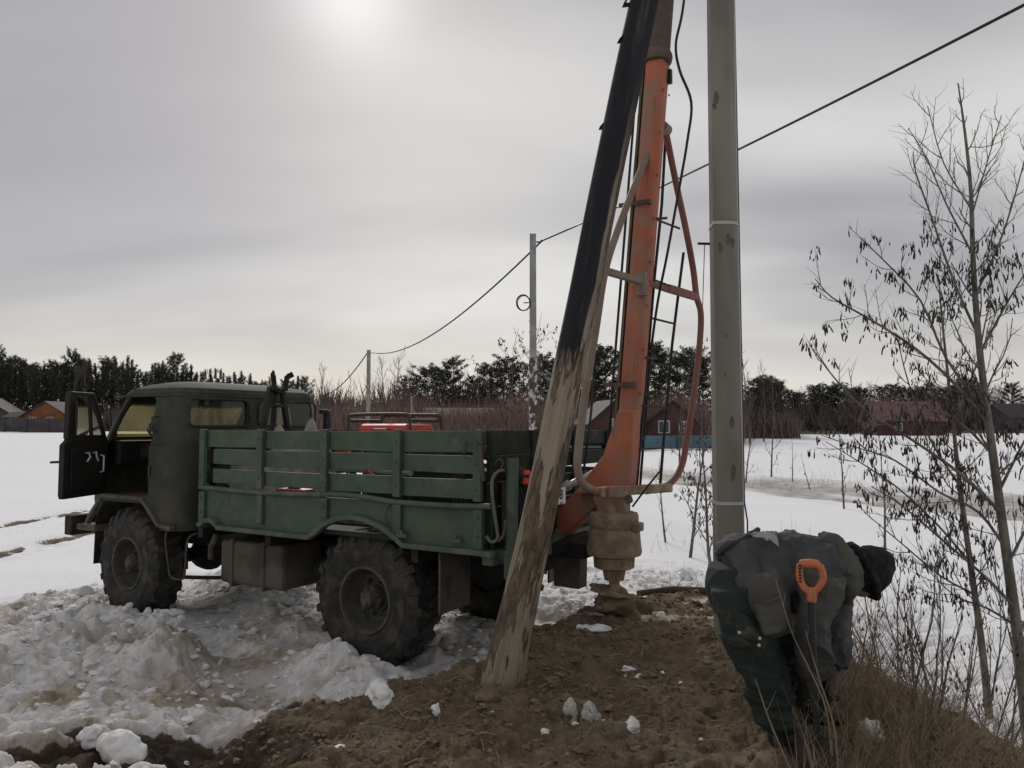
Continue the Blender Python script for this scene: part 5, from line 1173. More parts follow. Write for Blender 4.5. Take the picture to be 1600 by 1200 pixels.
# ================================================================== VEGETATION
class Plant:
    """branching wood in one builder, hanging catkins in another"""
    def __init__(s, seed, n=5): s.w = MB(); s.c = MB(); s.r = random.Random(seed); s.n = n; s.tips = []
    def limb(s, pts, r0, r1, n=None):
        k = len(pts); s.w.tube(pts, [r0+(r1-r0)*i/(k-1) for i in range(k)], n or s.n, cap=False)
    def wander(s, p, d, L, k=4, up=.25, jit=.16):
        p = Vector(p); d = Vector(d).normalized(); out = [p.copy()]
        for i in range(k):
            d = (d+Vector((s.r.gauss(0, jit), s.r.gauss(0, jit), s.r.gauss(0, jit)+up*.35))).normalized(); p = p+d*(L/k); out.append(p.copy())
        return out
    def sprout(s, pts, step, L, r, ang=45, up=.5, lvl=2, start=.15, cat=0, taper=.7):
        """side branches along a limb"""
        tot = sum((pts[i+1]-pts[i]).length for i in range(len(pts)-1)); acc = tot*start; az = s.r.uniform(0, 6)
        while acc < tot*.98:
            q = acc; 
            for i in range(len(pts)-1):
                l = (pts[i+1]-pts[i]).length
                if q <= l: break
                q -= l
            base = pts[i].lerp(pts[i+1], min(1, q/max(l, 1e-6))); ax = (pts[i+1]-pts[i]).normalized(); az += 2.4+s.r.uniform(-.5, .5)
            o = ax.orthogonal().normalized(); o = Quaternion(ax, az) @ o; a = R(ang*s.r.uniform(.75, 1.25)); d = ax*math.cos(a)+o*math.sin(a); f = 1-taper*(acc/tot)
            LL = L*f*s.r.uniform(.6, 1.15); b = s.wander(base, d, LL, 4 if lvl > 1 else 3, up, .13)
            s.limb(b, r*(.5+.5*f), r*.35, s.n if lvl > 1 else 3)
            if lvl > 1: s.sprout(b, step*.62, L*.42, r*.5, ang*.95, up, lvl-1, .22, cat, .45)
            if cat and lvl <= 2 and s.r.random() < cat: s.tips.append((b[-1], LL)); 
            if cat and lvl <= 2 and s.r.random() < cat*.5: s.tips.append((b[len(b)//2], LL))
            acc += step*s.r.uniform(.7, 1.35)
    def catkins(s, L=.06, r=.006, num=(2, 5), keep=None):
        for p, _ in s.tips:
            if keep and not keep(p): continue
            for k in range(s.r.randint(*num)):
                o = p+Vector((s.r.gauss(0, .014), s.r.gauss(0, .014), -s.r.uniform(0, .02))); l = L*s.r.uniform(.35, 1.3); dx_ = Vector((s.r.gauss(0, .22), s.r.gauss(0, .22), -1)).normalized()
                s.c.tube([o, o+dx_*l*.25, o+dx_*l*.5, o+dx_*l*.85, o+dx_*l*1.0], [r*.25, r*.3, r, r, r*.3], 4, cap=False)
def plant_thing(pl, name, label, cat, loc, m1, m2=None, group=None, woodname='branches'):
    e = empty(name, tuple(loc), 0, label, cat, group)
    o = pl.w.build(woodname, m1, e, smooth=180)
    if pl.c.v: pl.c.build('catkins', m2, e, smooth=180, kind='stuff')
    return e

# --- the alder at the right edge
AY = 5.3
def alder():
    P = Plant(12, 6); base = at(1606, 1150, AY); base.z = bz(base.x, AY)
    def A(x, y, dY=0): return at(x, y, AY+dY)-base
    rr = P.r
    trunk = spline([A(1609, 1180), A(1592, 1010), A(1572, 860, .02), A(1550, 700), A(1532, 560, -.03), A(1521, 420), A(1517, 300, .05), A(1508, 210), A(1497, 130, .03)], 4)
    P.limb(trunk, .040, .0045, 9); P.sprout(trunk[10:], .17, .66, .008, 48, .50, 3, .05, .75, .90)
    prim = [([(1543, 660), (1490, 600), (1430, 545), (1360, 500), (1300, 465), (1272, 436)], -.25, .013), ([(1538, 640), (1480, 560), (1440, 470), (1385, 410), (1346, 372)], .2, .011),
            ([(1527, 520), (1490, 440), (1455, 340), (1432, 270), (1425, 236)], -.15, .010), ([(1520, 400), (1480, 320), (1445, 245), (1420, 200)], .25, .008), ([(1518, 330), (1475, 255), (1450, 165)], -.2, .006),
            ([(1522, 470), (1560, 380), (1590, 290), (1612, 200)], .2, .009), ([(1530, 550), (1575, 470), (1620, 400)], -.3, .010), ([(1519, 330), (1545, 250), (1563, 180)], .1, .006),
            ([(1552, 710), (1500, 660), (1440, 640), (1370, 655), (1325, 680)], .35, .011), ([(1565, 800), (1500, 740), (1430, 690), (1350, 640), (1305, 590), (1270, 545)], -.35, .013),
            ([(1572, 860), (1530, 800), (1470, 770), (1400, 720), (1340, 700), (1285, 680)], .3, .012), ([(1585, 950), (1540, 900), (1480, 850), (1410, 790), (1360, 760)], -.2, .012),
            ([(1560, 770), (1600, 690), (1640, 620)], .2, .012), ([(1575, 880), (1615, 800), (1650, 740)], -.3, .012), ([(1590, 1000), (1620, 930), (1650, 860)], .2, .012), ([(1590, 980), (1540, 950), (1490, 930), (1440, 880)], .4, .010)]
    for pts, dY, r in prim:
        n = len(pts); q = spline([A(x+rr.uniform(-2, 2), y, dY*i/(n-1)) for i, (x, y) in enumerate(pts)], 3)
        P.limb(q, r, .003, 6); P.sprout(q, .085, .42, .0040, 42, .40, 2, .08, .8, .5)
    zt_ = at(1500, 330, AY).z; P.catkins(.066, .0050, (1, 5), lambda p: .75 < p.z+base.z < zt_-P.r.random()**2*.5 and float(vnoise(np.array(p.x*3.1+9), np.array(p.z*3.1+5), 4)) > .36)
    return P, base
P_, b_ = alder(); plant_thing(P_, 'alder_tree', 'bare alder tree with many hanging dark catkins at the right edge of the photo', 'tree', b_, M['bark'], M['catkin'])
def alder2():
    P = Plant(31, 6); base = at(1545, 1120, 5.9); base.z = bz(base.x, 5.9)
    def A(x, y, dY=0): return at(x, y, 5.9+dY)-base
    t1 = spline([A(1547, 1130), A(1533, 1000), A(1516, 880), A(1500, 760), A(1488, 650), A(1474, 520), A(1466, 430)], 4); P.limb(t1, .030, .0045, 8); P.sprout(t1[4:], .15, .60, .006, 45, .5, 3, .1, .7, .5)
    for pts, dY in (([(1500, 760), (1455, 690), (1420, 600), (1400, 520)], -.3), ([(1516, 880), (1465, 820), (1400, 760), (1340, 720), (1290, 690)], .2), ([(1525, 930), (1470, 900), (1410, 850), (1350, 800)], -.2), ([(1490, 660), (1530, 560), (1560, 480)], .2)):
        q = spline([A(x, y, dY*i/3) for i, (x, y) in enumerate(pts)], 3); P.limb(q, .010, .003, 5); P.sprout(q, .16, .42, .0048, 42, .5, 2, .15, .72, .5)
    P.catkins(.060, .0046, (1, 4), lambda p: p.z+base.z > .55)
    return P, base
P_, b_ = alder2(); plant_thing(P_, 'alder_tree', 'thinner alder tree with catkins just left of the tree at the right edge', 'tree', b_, M['bark'], M['catkin'])

# --- leafless shoots on the slope at the right
shoots = [((1440, 1090), 5.0, 7, 1.05, 'spray of bare grey shoots on the slope, left of the thinner alder'), ((1500, 1120), 4.8, 8, 1.1, 'dense fan of bare shoots at the foot of the thinner alder'),
          ((1380, 1050), 5.4, 5, .85, 'thin bare shoots right of the worker’s lowered head'), ((1570, 1150), 4.5, 7, 1.15, 'bare shoots crossing the trunk of the alder at the right edge'),
          ((1330, 1040), 5.2, 4, .6, 'short sparse shoots on the crest of the mound beside the worker'), ((1460, 1160), 4.1, 6, .8, 'nearest bare shoots, low on the mound in the bottom right corner'), ((1590, 1100), 6.0, 6, 1.25, 'tall bare shoots behind the alder at the right edge')]
for k, ((px, py), Y, ns, h, lab) in enumerate(shoots):
    P = Plant(100+k, 5); b = at(px, py, Y); b.z = bz(b.x, Y)-.03
    for i in range(ns):
        a = P.r.uniform(0, 6.28); q = P.wander((P.r.gauss(0, .07), P.r.gauss(0, .07), 0), (.42*math.cos(a)-.12, .42*math.sin(a), 1), h*P.r.uniform(.65, 1.15), 7, .15, .07)
        P.limb(q, P.r.uniform(.005, .009), .0018, 5); P.sprout(q, .10, .26, .0026, 36, .6, 2, .2, .10, .4)
    P.catkins(.04, .005, (1, 2)); plant_thing(P, 'bare_shrub', lab.replace('’', "'"), 'shrub', b, M['bark'], M['catkin'])
# --- dry brush in front of the worker and down the slope
def strands(mb, p, h, lean, w, r, k=4, ax=None):
    a = ax if ax is not None else r.uniform(0, 6.28); d = Vector((lean*math.cos(a), lean*math.sin(a), 1)).normalized(); o = Vector(p); pts = [o]
    for i in range(k): d = (d+Vector((r.gauss(0, .10), r.gauss(0, .10), -.05*i*lean))).normalized(); o = o+d*h/k; pts.append(o)
    mb.tube(pts, [w*(1-.8*i/k) for i in range(k+1)], 3, cap=False); return pts
r = random.Random(77); g = MB(); gg = MB()
cnt = 0
while cnt < 1500:
    x = r.uniform(.95, 3.6); y = r.uniform(2.5, 5.4); w_ = math.exp(-((x-(1.45+.30*(y-3.0)))/.62)**2)
    if x < 1.15+.08*(y-2.5) and y > 3.1: continue
    if r.random() > w_+.12: continue
    z = bz(x, y) if cnt % 3 == 0 else z; 
    if cnt % 3: x, y = px_+r.gauss(0, .04), py_+r.gauss(0, .04)
    px_, py_ = x, y
    tall = .14+.36*w_
    q = strands(g, (x, y, z-.02), tall*r.uniform(.35, 1.15), .55, .0022, r, 4)
    if r.random() < .55: strands(g, q[2], .14, .9, .0014, r, 2)
    cnt += 1
for k in range(7500):
    x = r.uniform(.8, 3.2); y = r.uniform(2.6, 5.6)
    if k % 6 == 0: ok_ = x > (1.05 if y < 3.1 else 1.42+.12*(y-3.1))
    if not ok_: continue
    if k % 6 == 0: z = bz(x, y); bx, by = x, y
    x, y = bx+r.gauss(0, .045), by+r.gauss(0, .045)
    strands(gg, (x, y, z-.01), r.uniform(.05, .20), 1.1, .0024, r, 3)
g.build('dry_brush', M['drytwig'], None, kind='stuff'); gg.build('dry_grass', M['drygrass'], None, kind='stuff')
# single bent twigs crossing the worker's legs
for k, (pts, Y, lab) in enumerate(((((1212, 905), (1236, 985), (1262, 1040), (1290, 1105), (1300, 1180)), 3.2, 'long pale twig leaning in front of the shovel and the worker'), (((1258, 985), (1280, 1060), (1302, 1130), (1310, 1200)), 3.1, 'shorter pale twig right of the shovel shaft'),
                                    (((1180, 1060), (1200, 1120), (1225, 1180), (1240, 1215)), 3.0, 'pale twig crossing the lower trouser leg of the worker'))):
    P = Plant(200+k, 5); b = at(*pts[-1], Y); b.z = bz(b.x, Y); q = spline([at(x, y, Y+.04*i)-b for i, (x, y) in enumerate(pts)][::-1], 4)
    P.limb(q, .005, .0018, 5); P.sprout(q, .12, .16, .002, 40, .5, 1, .2); plant_thing(P, 'twig', lab, 'twig', b, M['drytwig'])

# --- saplings in the snow behind the drill and along the far bank
def sapling(seed, H, n=4, cat=.6, lvl=2, r0=.02, dens=.34, spread=.75, cl=.055, cr=.007, trunks=1):
    P = Plant(seed, n)
    for t in range(trunks):
        q = P.wander((P.r.gauss(0, .05)*(trunks > 1), P.r.gauss(0, .05)*(trunks > 1), 0), (P.r.gauss(0, .12), P.r.gauss(0, .12), 1), H*(1-.2*t), 7, .1, .035); P.limb(q, r0, r0*.15, n+1)
        P.sprout(q, dens, H*.26*spread/.75, r0*.38, 45, .55, lvl, .12, cat, .6)
    if cat: P.catkins(cl, cr, (1, 3))
    return P
sap = [(1078, 850, 12.0, 2.6, 'sapling with catkins between the guard frame and the concrete pole', 1.0), (1112, 880, 10.6, 2.2, 'slim sapling half hidden behind the left edge of the concrete pole', .9), (1040, 830, 13.5, 1.5, 'small bare sapling below the bottom of the guard frame', .3),
       (1205, 735, 30, 3.9, 'young bare tree in the snow right of the concrete pole', .25), (1165, 738, 29, 3.0, 'thin bare tree touching the right side of the concrete pole', .25), (1318, 765, 19, 2.2, 'small sapling with catkins on the near bank of the slush track', .7),
       (1238, 735, 29, 1.6, 'low bare bush on the white bank beyond the slush track', .1), (1382, 830, 12.5, 1.9, 'sapling with catkins standing in the snow behind the worker’s head', .7), (1265, 742, 26, 1.2, 'lowest bare sprig on the bank beyond the slush track', .1)]
for k, (px, py, Y, H, lab, ct) in enumerate(sap):
    b = at(px, py, Y); b.z = bz(b.x, Y)-.03; P = sapling(300+k, H, 4, ct, 3 if H > 1.8 else 2, .012+.006*H, .21 if Y < 16 else .36)
    plant_thing(P, 'sapling', lab.replace('’', "'"), 'sapling', b, M['bark'] if Y < 16 else M['twig'], M['catkin'])
for k, (px, Y, H, lab) in enumerate(((790, 26, 6.0, 'tall bare tree with catkins left of the coil pole, above the pines'), (858, 29, 5.6, 'bare tree with catkins just right of the coil pole'), (765, 33, 4.6, 'slender bare tree left of the taller catkin tree'), (1062, 34, 5.8, 'bare tree seen through the guard frame'))):
    b = at(px, 680, Y); b.z = bz(b.x, Y)-.03; P = sapling(330+k, H, 4, .5, 3, .035, .40, .8, .09, .014, 2)
    plant_thing(P, 'catkin_tree', lab, 'tree', b, M['twig'], M['catkin'])
# small dead weeds poking out of the snow
r = random.Random(5); g = MB()
for k in range(520):
    c = r.choice(((1.5, 8.2, 1.0, .8, .16), (2.6, 9.5, 1.6, 1.0, .2), (9.5, 27, 4, 1.6, .5), (4.0, 12, 1.2, 1.5, .3), (5, 32, 4, 1.5, .6), (-9.3, 14, .3, 4, .06)))
    x = r.gauss(c[0], c[2]); y = r.gauss(c[1], c[3]); strands(g, (x, y, bz(x, y)-.02), c[4]*r.uniform(.4, 1.4), .5, .0022+.00012*y, r, 3)
g.build('dead_weeds', M['drytwig'], None, kind='stuff')

# --- litter: crumbs of soil and snow, straw
def crumbs(name, m, n, area, rad, seed, test):
    r = random.Random(seed); xs = []; 
    while len(xs) < n:
        x = r.uniform(area[0], area[1]); y = r.uniform(area[2], area[3]); xs.append((x, y))
    a = np.array(xs); zz, soil, dirt, ice, grey, dark = terrain(a[:, 0], a[:, 1], True); g = MB()
    for (x, y), z, so_, gr in zip(xs, zz, soil, grey):
        if not test(so_, gr, r): continue
        q = rad*math.exp(r.gauss(0, .5))*(.6+.10*y); g.blob((x, y, z+q*.3), q, r.random(), 2, .38, (r.uniform(.8, 1.5), r.uniform(.8, 1.4), r.uniform(.5, .9)))
    g.build(name, m, None, smooth=50, kind='stuff')
crumbs('soil_crumbs', M['clod'], 6000, (-1.6, 3.2, 2.9, 7.6), .0075, 3, lambda s, g_, r: s > .5)
crumbs('snow_chunks_small', M['snowlump'], 420, (-5.5, 1.2, 3.6, 9.5), .014, 6, lambda s, g_, r: s < .3 and g_ > .6)
crumbs('snow_crumbs', M['snowlump'], 2600, (-5.5, 3.0, 3.0, 10.5), .0115, 4, lambda s, g_, r: (s < .35 and g_ > .3) or (s > .5 and r.random() < .07))
r = random.Random(15); g = MB()
for k in range(330):
    x = r.uniform(-1.0, 2.4); y = r.uniform(3.2, 7.6); z = bz(x, y)+.012; a = r.uniform(0, 6.28); l = r.uniform(.03, .16); d = Vector((math.cos(a), math.sin(a), r.uniform(-.1, .35)))
    g.tube([(x, y, z), Vector((x, y, z))+d*l*.5+Vector((0, 0, .01)), Vector((x, y, z))+d*l], [.0022, .002, .001], 3, cap=False)
g.build('straw_and_roots', M['drygrass'], None, kind='stuff')
def lump(name, px, py, Y, r_, sc, m, label, cat, seed, amp=.22, extra=None, dz=.35):
    p = at(px, py, Y); z = bz(p.x, Y); mb = MB().blob((0, 0, 0), r_, seed, 4, amp, sc)
    o = mb.build(name, m, None, smooth=60); n = len(o.data.vertices); co = np.empty(n*3, np.float32); o.data.vertices.foreach_get('co', co); co = co.reshape(-1, 3); no = np.empty(n*3, np.float32); o.data.vertices.foreach_get('normal', no); no = no.reshape(-1, 3)
    d = r_*.22*fbm(co[:, 0]+co[:, 2]*.7, co[:, 1]+co[:, 2], 2.2/r_, 4, seed); co += no*d[:, None]; o.data.vertices.foreach_set('co', co.astype(np.float32).ravel()); o.data.update()
    o.location = (p.x, Y, z+r_*sc[2]*dz); o.rotation_euler = (0, 0, seed*.7); return tag(o, label, cat)
lump('soil_clod', 762, 1100, 4.5, .075, (1.05, .9, .85), M['clod'], 'big round clod of soil at the foot of the leaning wooden pole', 'clod', 3)
lump('birch_bark_chunk', 893, 1132, 4.25, .058, (.7, .8, 1.1), M['birchlog'], 'left half of a split white-barked chunk lying on the soil', 'bark chunk', 5)
lump('birch_bark_chunk', 922, 1135, 4.22, .066, (.85, .8, 1.05), M['birchlog'], 'right, larger half of a split white-barked chunk lying on the soil', 'bark chunk', 6)
lump('snow_chunk', 987, 1155, 4.05, .045, (1, .9, .8), M['snowlump'], 'small dirty snow chunk right of the split bark chunk', 'snow chunk', 7)
lump('snow_chunk', 680, 1128, 4.25, .032, (.6, .8, 1.3), M['snowlump'], 'thin white sliver of snow standing in the soil left of the bark chunk', 'snow chunk', 8)
lump('snow_chunk', 852, 1175, 3.95, .022, (1, 1, 1), M['snowlump'], 'tiny white snow chunk on the soil below the bark chunk', 'snow chunk', 9)
lump('stone', 1105, 1018, 5.1, .035, (1.2, .9, .7), M['stone'], 'pale round stone on the soil near the worker’s thigh'.replace('’', "'"), 'stone', 10)
lump('stone', 1068, 1072, 4.6, .022, (1.2, .9, .8), M['stone'], 'small brown stone under the fork of straw stalks', 'stone', 11)
lump('snow_chunk', 1360, 1108, 3.9, .07, (.6, .8, 1.0), M['snowlump'], 'white snow chunk caught in the dry brush right of the shovel', 'snow chunk', 12)
lump('snow_chunk', 190, 1150, 4.05, .085, (1.7, .8, 1.0), M['snowlump'], 'large elongated snow chunk lying on the dark spoil at bottom left', 'snow chunk', 13, .12)
lump('snow_chunk', 150, 1115, 4.35, .08, (1.1, .9, .7), M['snowlump'], 'snow chunk just behind the large elongated one at bottom left', 'snow chunk', 14)
lump('snow_chunk', 215, 1185, 3.85, .09, (1.5, .7, .5), M['snowlump'], 'flat snow chunk in front of the large elongated one at bottom left', 'snow chunk', 15)
lump('snow_chunk', 595, 1085, 4.5, .10, (1.1, .7, .8), M['snowlump'], 'dirty sandy snow chunk on the soil left of the wooden pole', 'snow chunk', 16, .28)
lump('snow_chunk', 930, 985, 6.0, .06, (2.0, .9, .5), M['snowlump'], 'flat snow piece on the soil in front of the auger', 'snow chunk', 18)
lump('snow_chunk', 470, 1075, 5.0, .09, (1.3, .9, .9), M['snowlump'], 'big clean snow chunk at the left edge of the soil', 'snow chunk', 19)
lump('snow_chunk', 530, 1045, 5.3, .08, (1.3, .9, .9), M['snowlump'], 'clean snow chunk behind the big one at the left edge of the soil', 'snow chunk', 20)
# log of rotten wood and brush behind the drill, right of it
p = at(1070, 932, 7.4); lg = MB().tube([(-.45, 0, .03), (-.1, .02, .06), (.3, 0, .05), (.62, .05, .03)], [.04, .05, .045, .02], 9).build('log', M['pinebark'], None, smooth=50); lg.location = (p.x, 7.4, bz(p.x, 7.4)); tag(lg, 'dark rotten log lying between the auger and the concrete pole', 'log')
P = Plant(400, 4)
for k in range(9): q = P.wander((P.r.uniform(-.35, .35), P.r.uniform(-.1, .1), .02), (P.r.uniform(-1, 1), P.r.uniform(-.5, .5), .45), .45, 4, .1, .2); P.limb(q, .006, .002, 4); P.sprout(q, .1, .16, .002, 40, .2, 1)
b = at(1075, 905, 8.2); b.z = bz(b.x, 8.2); plant_thing(P, 'brush_heap', 'small heap of cut dark twigs behind the rotten log', 'twigs', b, M['twig'])

# ================================================================== FAR BACKGROUND
def tri_leaf(mb, p, sz, r, flat=.5):
    a = r.uniform(0, 6.28); u = Vector((math.cos(a), math.sin(a), r.uniform(-flat, flat)))*sz; v = Vector((-math.sin(a)*r.uniform(.4, 1), math.cos(a)*r.uniform(.4, 1), r.uniform(-.3, .9)))*sz
    mb.add([p-u*.5, p+u*.5, p+v*.8], [(0, 1, 2)])
def pine_mesh(seed, H, spruce=False):
    r = random.Random(seed); t = MB(); c = MB(); q = [Vector((r.gauss(0, .05)*i, r.gauss(0, .05)*i, H*i/6)) for i in range(7)]; t.tube(q, [.16*(1-.85*i/6) for i in range(7)], 6)
    lo = .12 if spruce else r.uniform(.30, .48)
    nb = 66 if spruce else 46
    for k in range(nb):
        f = lo+(1-lo)*(k/nb)**(.9); z = H*f; a = k*2.4+r.uniform(-.4, .4)
        u = (f-lo)/(1-lo); L = ((1-u)**.95*H*.14+.10) if spruce else H*(.10+.17*math.sin(PI*min(1, .18+u*.80)))*r.uniform(.5, 1.2)
        rise = -.15 if spruce else .25+.5*u
        p0 = Vector((q[min(6, int(f*6))].x, q[min(6, int(f*6))].y, z)); d = Vector((math.cos(a), math.sin(a), rise))
        t.tube([p0, p0+d*L*.55, p0+d*L+Vector((0, 0, .1*L))], [.045*(1-u*.6), .03, .012], 3, cap=False)
        for j in range(int(5+L*(5 if spruce else 4.2))):
            s_ = r.uniform(.35, 1.05); cpt = p0+d*L*s_+Vector((r.gauss(0, .16)*L*.4, r.gauss(0, .16)*L*.4, r.gauss(0, .06)+(.08 if not spruce else -.06)))
            for m in range(10 if spruce else 15): tri_leaf(c, cpt+Vector((r.gauss(0, .17), r.gauss(0, .17), r.gauss(0, .10))), r.uniform(.12, .27), r)
    if spruce:
        for m in range(16): tri_leaf(c, Vector((q[6].x, q[6].y, H*(.93+.005*m))), .22, r)
    return t.mesh('trunk', M['pinebark']), c.mesh('crown', M['spruce'] if spruce else M['needle'])
PINES = [pine_mesh(500+k, 10.5) for k in range(5)]; SPR = [pine_mesh(520+k, 12, True) for k in range(3)]
def bare_mesh(seed, H, m=None):
    P = Plant(seed, 3); q = P.wander((0, 0, 0), (P.r.gauss(0, .05), P.r.gauss(0, .05), 1), H, 6, .1, .04); P.limb(q, .10, .02, 5); P.sprout(q, .40, H*.26, .035, 35, .6, 3, .22, 0, .55)
    return P.w.mesh('branches', m or M['twig'])
BARES = [bare_mesh(540+k, 9) for k in range(4)]; BIRCH = [bare_mesh(550+k, 9, M['birchbark']) for k in range(1)]
rb = random.Random(99)
def tree_copy(kind, x, y, s, label, group=None, sink=.3):
    z = bz(x, y)-sink; e = empty({'p': 'pine_tree', 's': 'spruce_tree', 'b': 'bare_tree'}[kind], (x, y, z), rb.uniform(0, 6.28), label, {'p': 'pine tree', 's': 'spruce tree', 'b': 'bare tree'}[kind], group); k_ = .62 if group and 'left forest' in group else 1.0; e.scale = (s*k_*rb.uniform(.8, 1.2), s*k_*rb.uniform(.8, 1.2), s)
    if kind == 'b':
        o = bpy.data.objects.new('branches', rb.choice(BARES)); C.objects.link(o); o.parent = e
    else:
        for nm, me in zip(('trunk', 'crown'), rb.choice(PINES if kind == 'p' else SPR)): o = bpy.data.objects.new(nm, me); C.objects.link(o); o.parent = e
    return e
def at_line(px, Y): return (px-800)/1200*Y
# centre: pines one can tell apart, 80-100 m away; (pixel x, pixel y of the top, distance)
pines = [(708, 562, 92, 'round-topped pine standing apart, above the generator'), (690, 578, 96, 'lower pine just left of the round-topped one'), (668, 574, 98, 'small dark pine leftmost of the centre group'), (742, 590, 95, 'low pine right of the round-topped one'), (768, 570, 93, 'pine behind the slender catkin tree'), (788, 560, 90, 'broad dark pine behind the tall catkin tree'),
         (812, 572, 96, 'pine just left of the coil pole foot'), (848, 556, 88, 'dark pine just right of the coil pole'), (866, 566, 94, 'pine touching the left edge of the leaning wooden pole'), (930, 548, 86, 'tall pine between the wooden pole and the orange mast'), (947, 545, 90, 'pine against the left side of the orange mast'), (1014, 540, 84, 'tall pine seen through the rod ladder'),
         (1030, 552, 90, 'pine between the ladder and the guard tube'), (1062, 556, 88, 'pine behind the right tube of the guard'), (1084, 548, 92, 'pine just outside the right tube of the guard'), (1100, 560, 95, 'pine against the left edge of the concrete pole'), (1185, 592, 96, 'pine right of the concrete pole'), (1203, 590, 100, 'pine pair member farther right of the concrete pole'), (640, 590, 105, 'low pine near the left end of the centre thicket'), (905, 560, 92, 'pine showing between the wooden pole and the hose')]
for px, py, Y, lab in pines:
    x = at_line(px, Y); z0 = bz(x, Y)-.3; H = at(px, py, Y).z-z0; tree_copy('p', x, Y, H/10.5*.96, lab)
# left: the dark forest edge beyond the field
r = random.Random(41); prof_ = [(0, 560), (40, 572), (75, 578), (100, 571), (150, 570), (200, 573), (270, 578), (330, 585), (345, 590), (360, 585), (400, 596), (432, 605), (450, 600), (500, 592), (560, 605), (640, 615)]
def topy(px): return float(np.interp(px, [a for a, b in prof_], [b for a, b in prof_]))
n_left = 0
for row, (Y, dpx, dy_) in enumerate(((172, 8.2, 1), (181, 9.5, -3), (160, 11, 13))):
    px = -80
    while px < 470:
        px += dpx*r.uniform(.6, 1.4); Yj = Y+r.uniform(-3, 3); x = at_line(px, Yj); z0 = bz(x, Yj)-.3; H = at(px, topy(max(0, px))+dy_+r.gauss(0, 7), Yj).z-z0
        k = 's' if r.random() < .72 else 'p'
        tree_copy(k, x, Yj, H/(12 if k == 's' else 10.5), 'dark conifer of the forest edge beyond the white field at left', 'conifers of the left forest edge'); n_left += 1
# right: low mixed wood; and gaps behind the centre
for row, (Y, dpx, top_) in enumerate(((128, 12, 612), (138, 11, 607))):
    px = 1150
    while px < 1720:
        px += dpx*r.uniform(.6, 1.5); x = at_line(px, Y); z0 = bz(x, Y)-.3; H = at(px, top_+r.gauss(0, 5), Y).z-z0; k = 'b' if r.random() < .55 else 'p'
        tree_copy(k, x, Y+r.uniform(-2, 2), H/(9 if k == 'b' else 10.5), 'bare tree of the far low wood behind the red-roofed house' if k == 'b' else 'pine of the far low wood behind the red-roofed house', 'bare trees of the far right wood' if k == 'b' else 'pines of the far right wood')
for px, py, Y, lab in ((1273, 603, 122, 'small pointed dark pine sticking out of the far right wood'), (1218, 596, 118, 'dark pine at the left end of the far right wood')):
    x = at_line(px, Y); tree_copy('s', x, Y, (at(px, py, Y).z-bz(x, Y)+.3)/12, lab)
for px, py, Y, lab in ((600, 560, 72, 'pale bare tree right of the farthest power pole'), (622, 558, 74, 'bare bushy tree above the red-brown thicket'), (640, 575, 78, 'bare tree right of the bushy one above the thicket'), (505, 572, 80, 'bare thin tree above the exhaust stub of the truck'), (1150, 545, 60, 'bare tree behind the concrete pole'), (1172, 560, 75, 'bare tree just right of the concrete pole, in front of the pines'), (548, 590, 85, 'low bare tree left of the farthest power pole'),
                      (108, 575, 150, 'bare tree in front of the left forest, over the orange house'), (135, 560, 158, 'tall bare tree in front of the left forest'), (1192, 575, 80, 'bare bushy tree beside the pines right of the concrete pole')):
    x = at_line(px, Y); tree_copy('b', x, Y, (at(px, py, Y).z-bz(x, Y)+.3)/9, lab)
# red-brown thicket and dark understorey: masses nobody could count
def thicket(name, m, n, pxr, Yr, hfun, w, seed, clump=14, lean=.30):
    r = random.Random(seed); g = MB(); v = []; f = []
    for k in range(n):
        if k % clump == 0: cpx = r.uniform(*pxr); cY = r.uniform(*Yr); cx = at_line(cpx, cY); cz = bz(cx, cY); hh = hfun(cpx)*r.uniform(.42, 1.0)*(.75+.45*float(vnoise(np.array(cpx*.035), np.array(seed*3.3), 5)))
        a = r.uniform(0, 6.28); ln = r.uniform(0, 1)**.7*lean*1.6; h = hh*r.uniform(.35, 1.0); b = Vector((cx+r.gauss(0, .45), cY+r.gauss(0, .45), cz-.1)); t = b+Vector((math.cos(a)*ln*h, math.sin(a)*ln*h*.6, h)); mid = b.lerp(t, .5)+Vector((r.gauss(0, .08), 0, .05*h))
        s_ = Vector((1, r.uniform(-.5, .5), 0))*w*r.uniform(.6, 1.3)
        i = len(v); v += [b-s_*.5, b+s_*.5, mid+s_*.35, mid-s_*.35, t]; f += [(i, i+1, i+2, i+3), (i+3, i+2, i+4)]
        for q in range(2):
            u = r.uniform(.35, .85); o = b.lerp(t, u); e = o+Vector((r.gauss(0, .16), r.gauss(0, .1), .30))*h*.35; i = len(v); v += [o-s_*.3, o+s_*.3, e]; f.append((i, i+1, i+2))
    g.v = [tuple(q) for q in v]; g.f = f; g.m = [0]*len(f); return g.build(name, m, None, kind='stuff')
hmid = lambda px: float(np.interp(px, [470, 520, 560, 640, 700, 760, 860, 1000, 1120, 1200, 1260], [4.4, 5.6, 6.4, 6.0, 5.2, 6.6, 6.4, 6.0, 5.6, 3.6, 2.0]))
thicket('willow_thicket', M['redtwig'], 30000, (470, 1150), (71, 88), hmid, .05, 1)
thicket('willow_thicket_near', M['redtwig'], 3600, (560, 900), (52, 60), lambda p: 2.3, .035, 2)
thicket('forest_understorey', M['twig'], 11000, (-90, 500), (150, 186), lambda p: 6.5, .22, 3)
thicket('far_undergrowth', M['twig'], 15000, (1140, 1740), (118, 142), lambda p: 7.8, .15, 4)
thicket('centre_undergrowth', M['twig'], 13000, (470, 1240), (90, 108), lambda p: float(np.interp(p, [470, 1080, 1240], [8.6, 8.6, 3.6])), .13, 6)
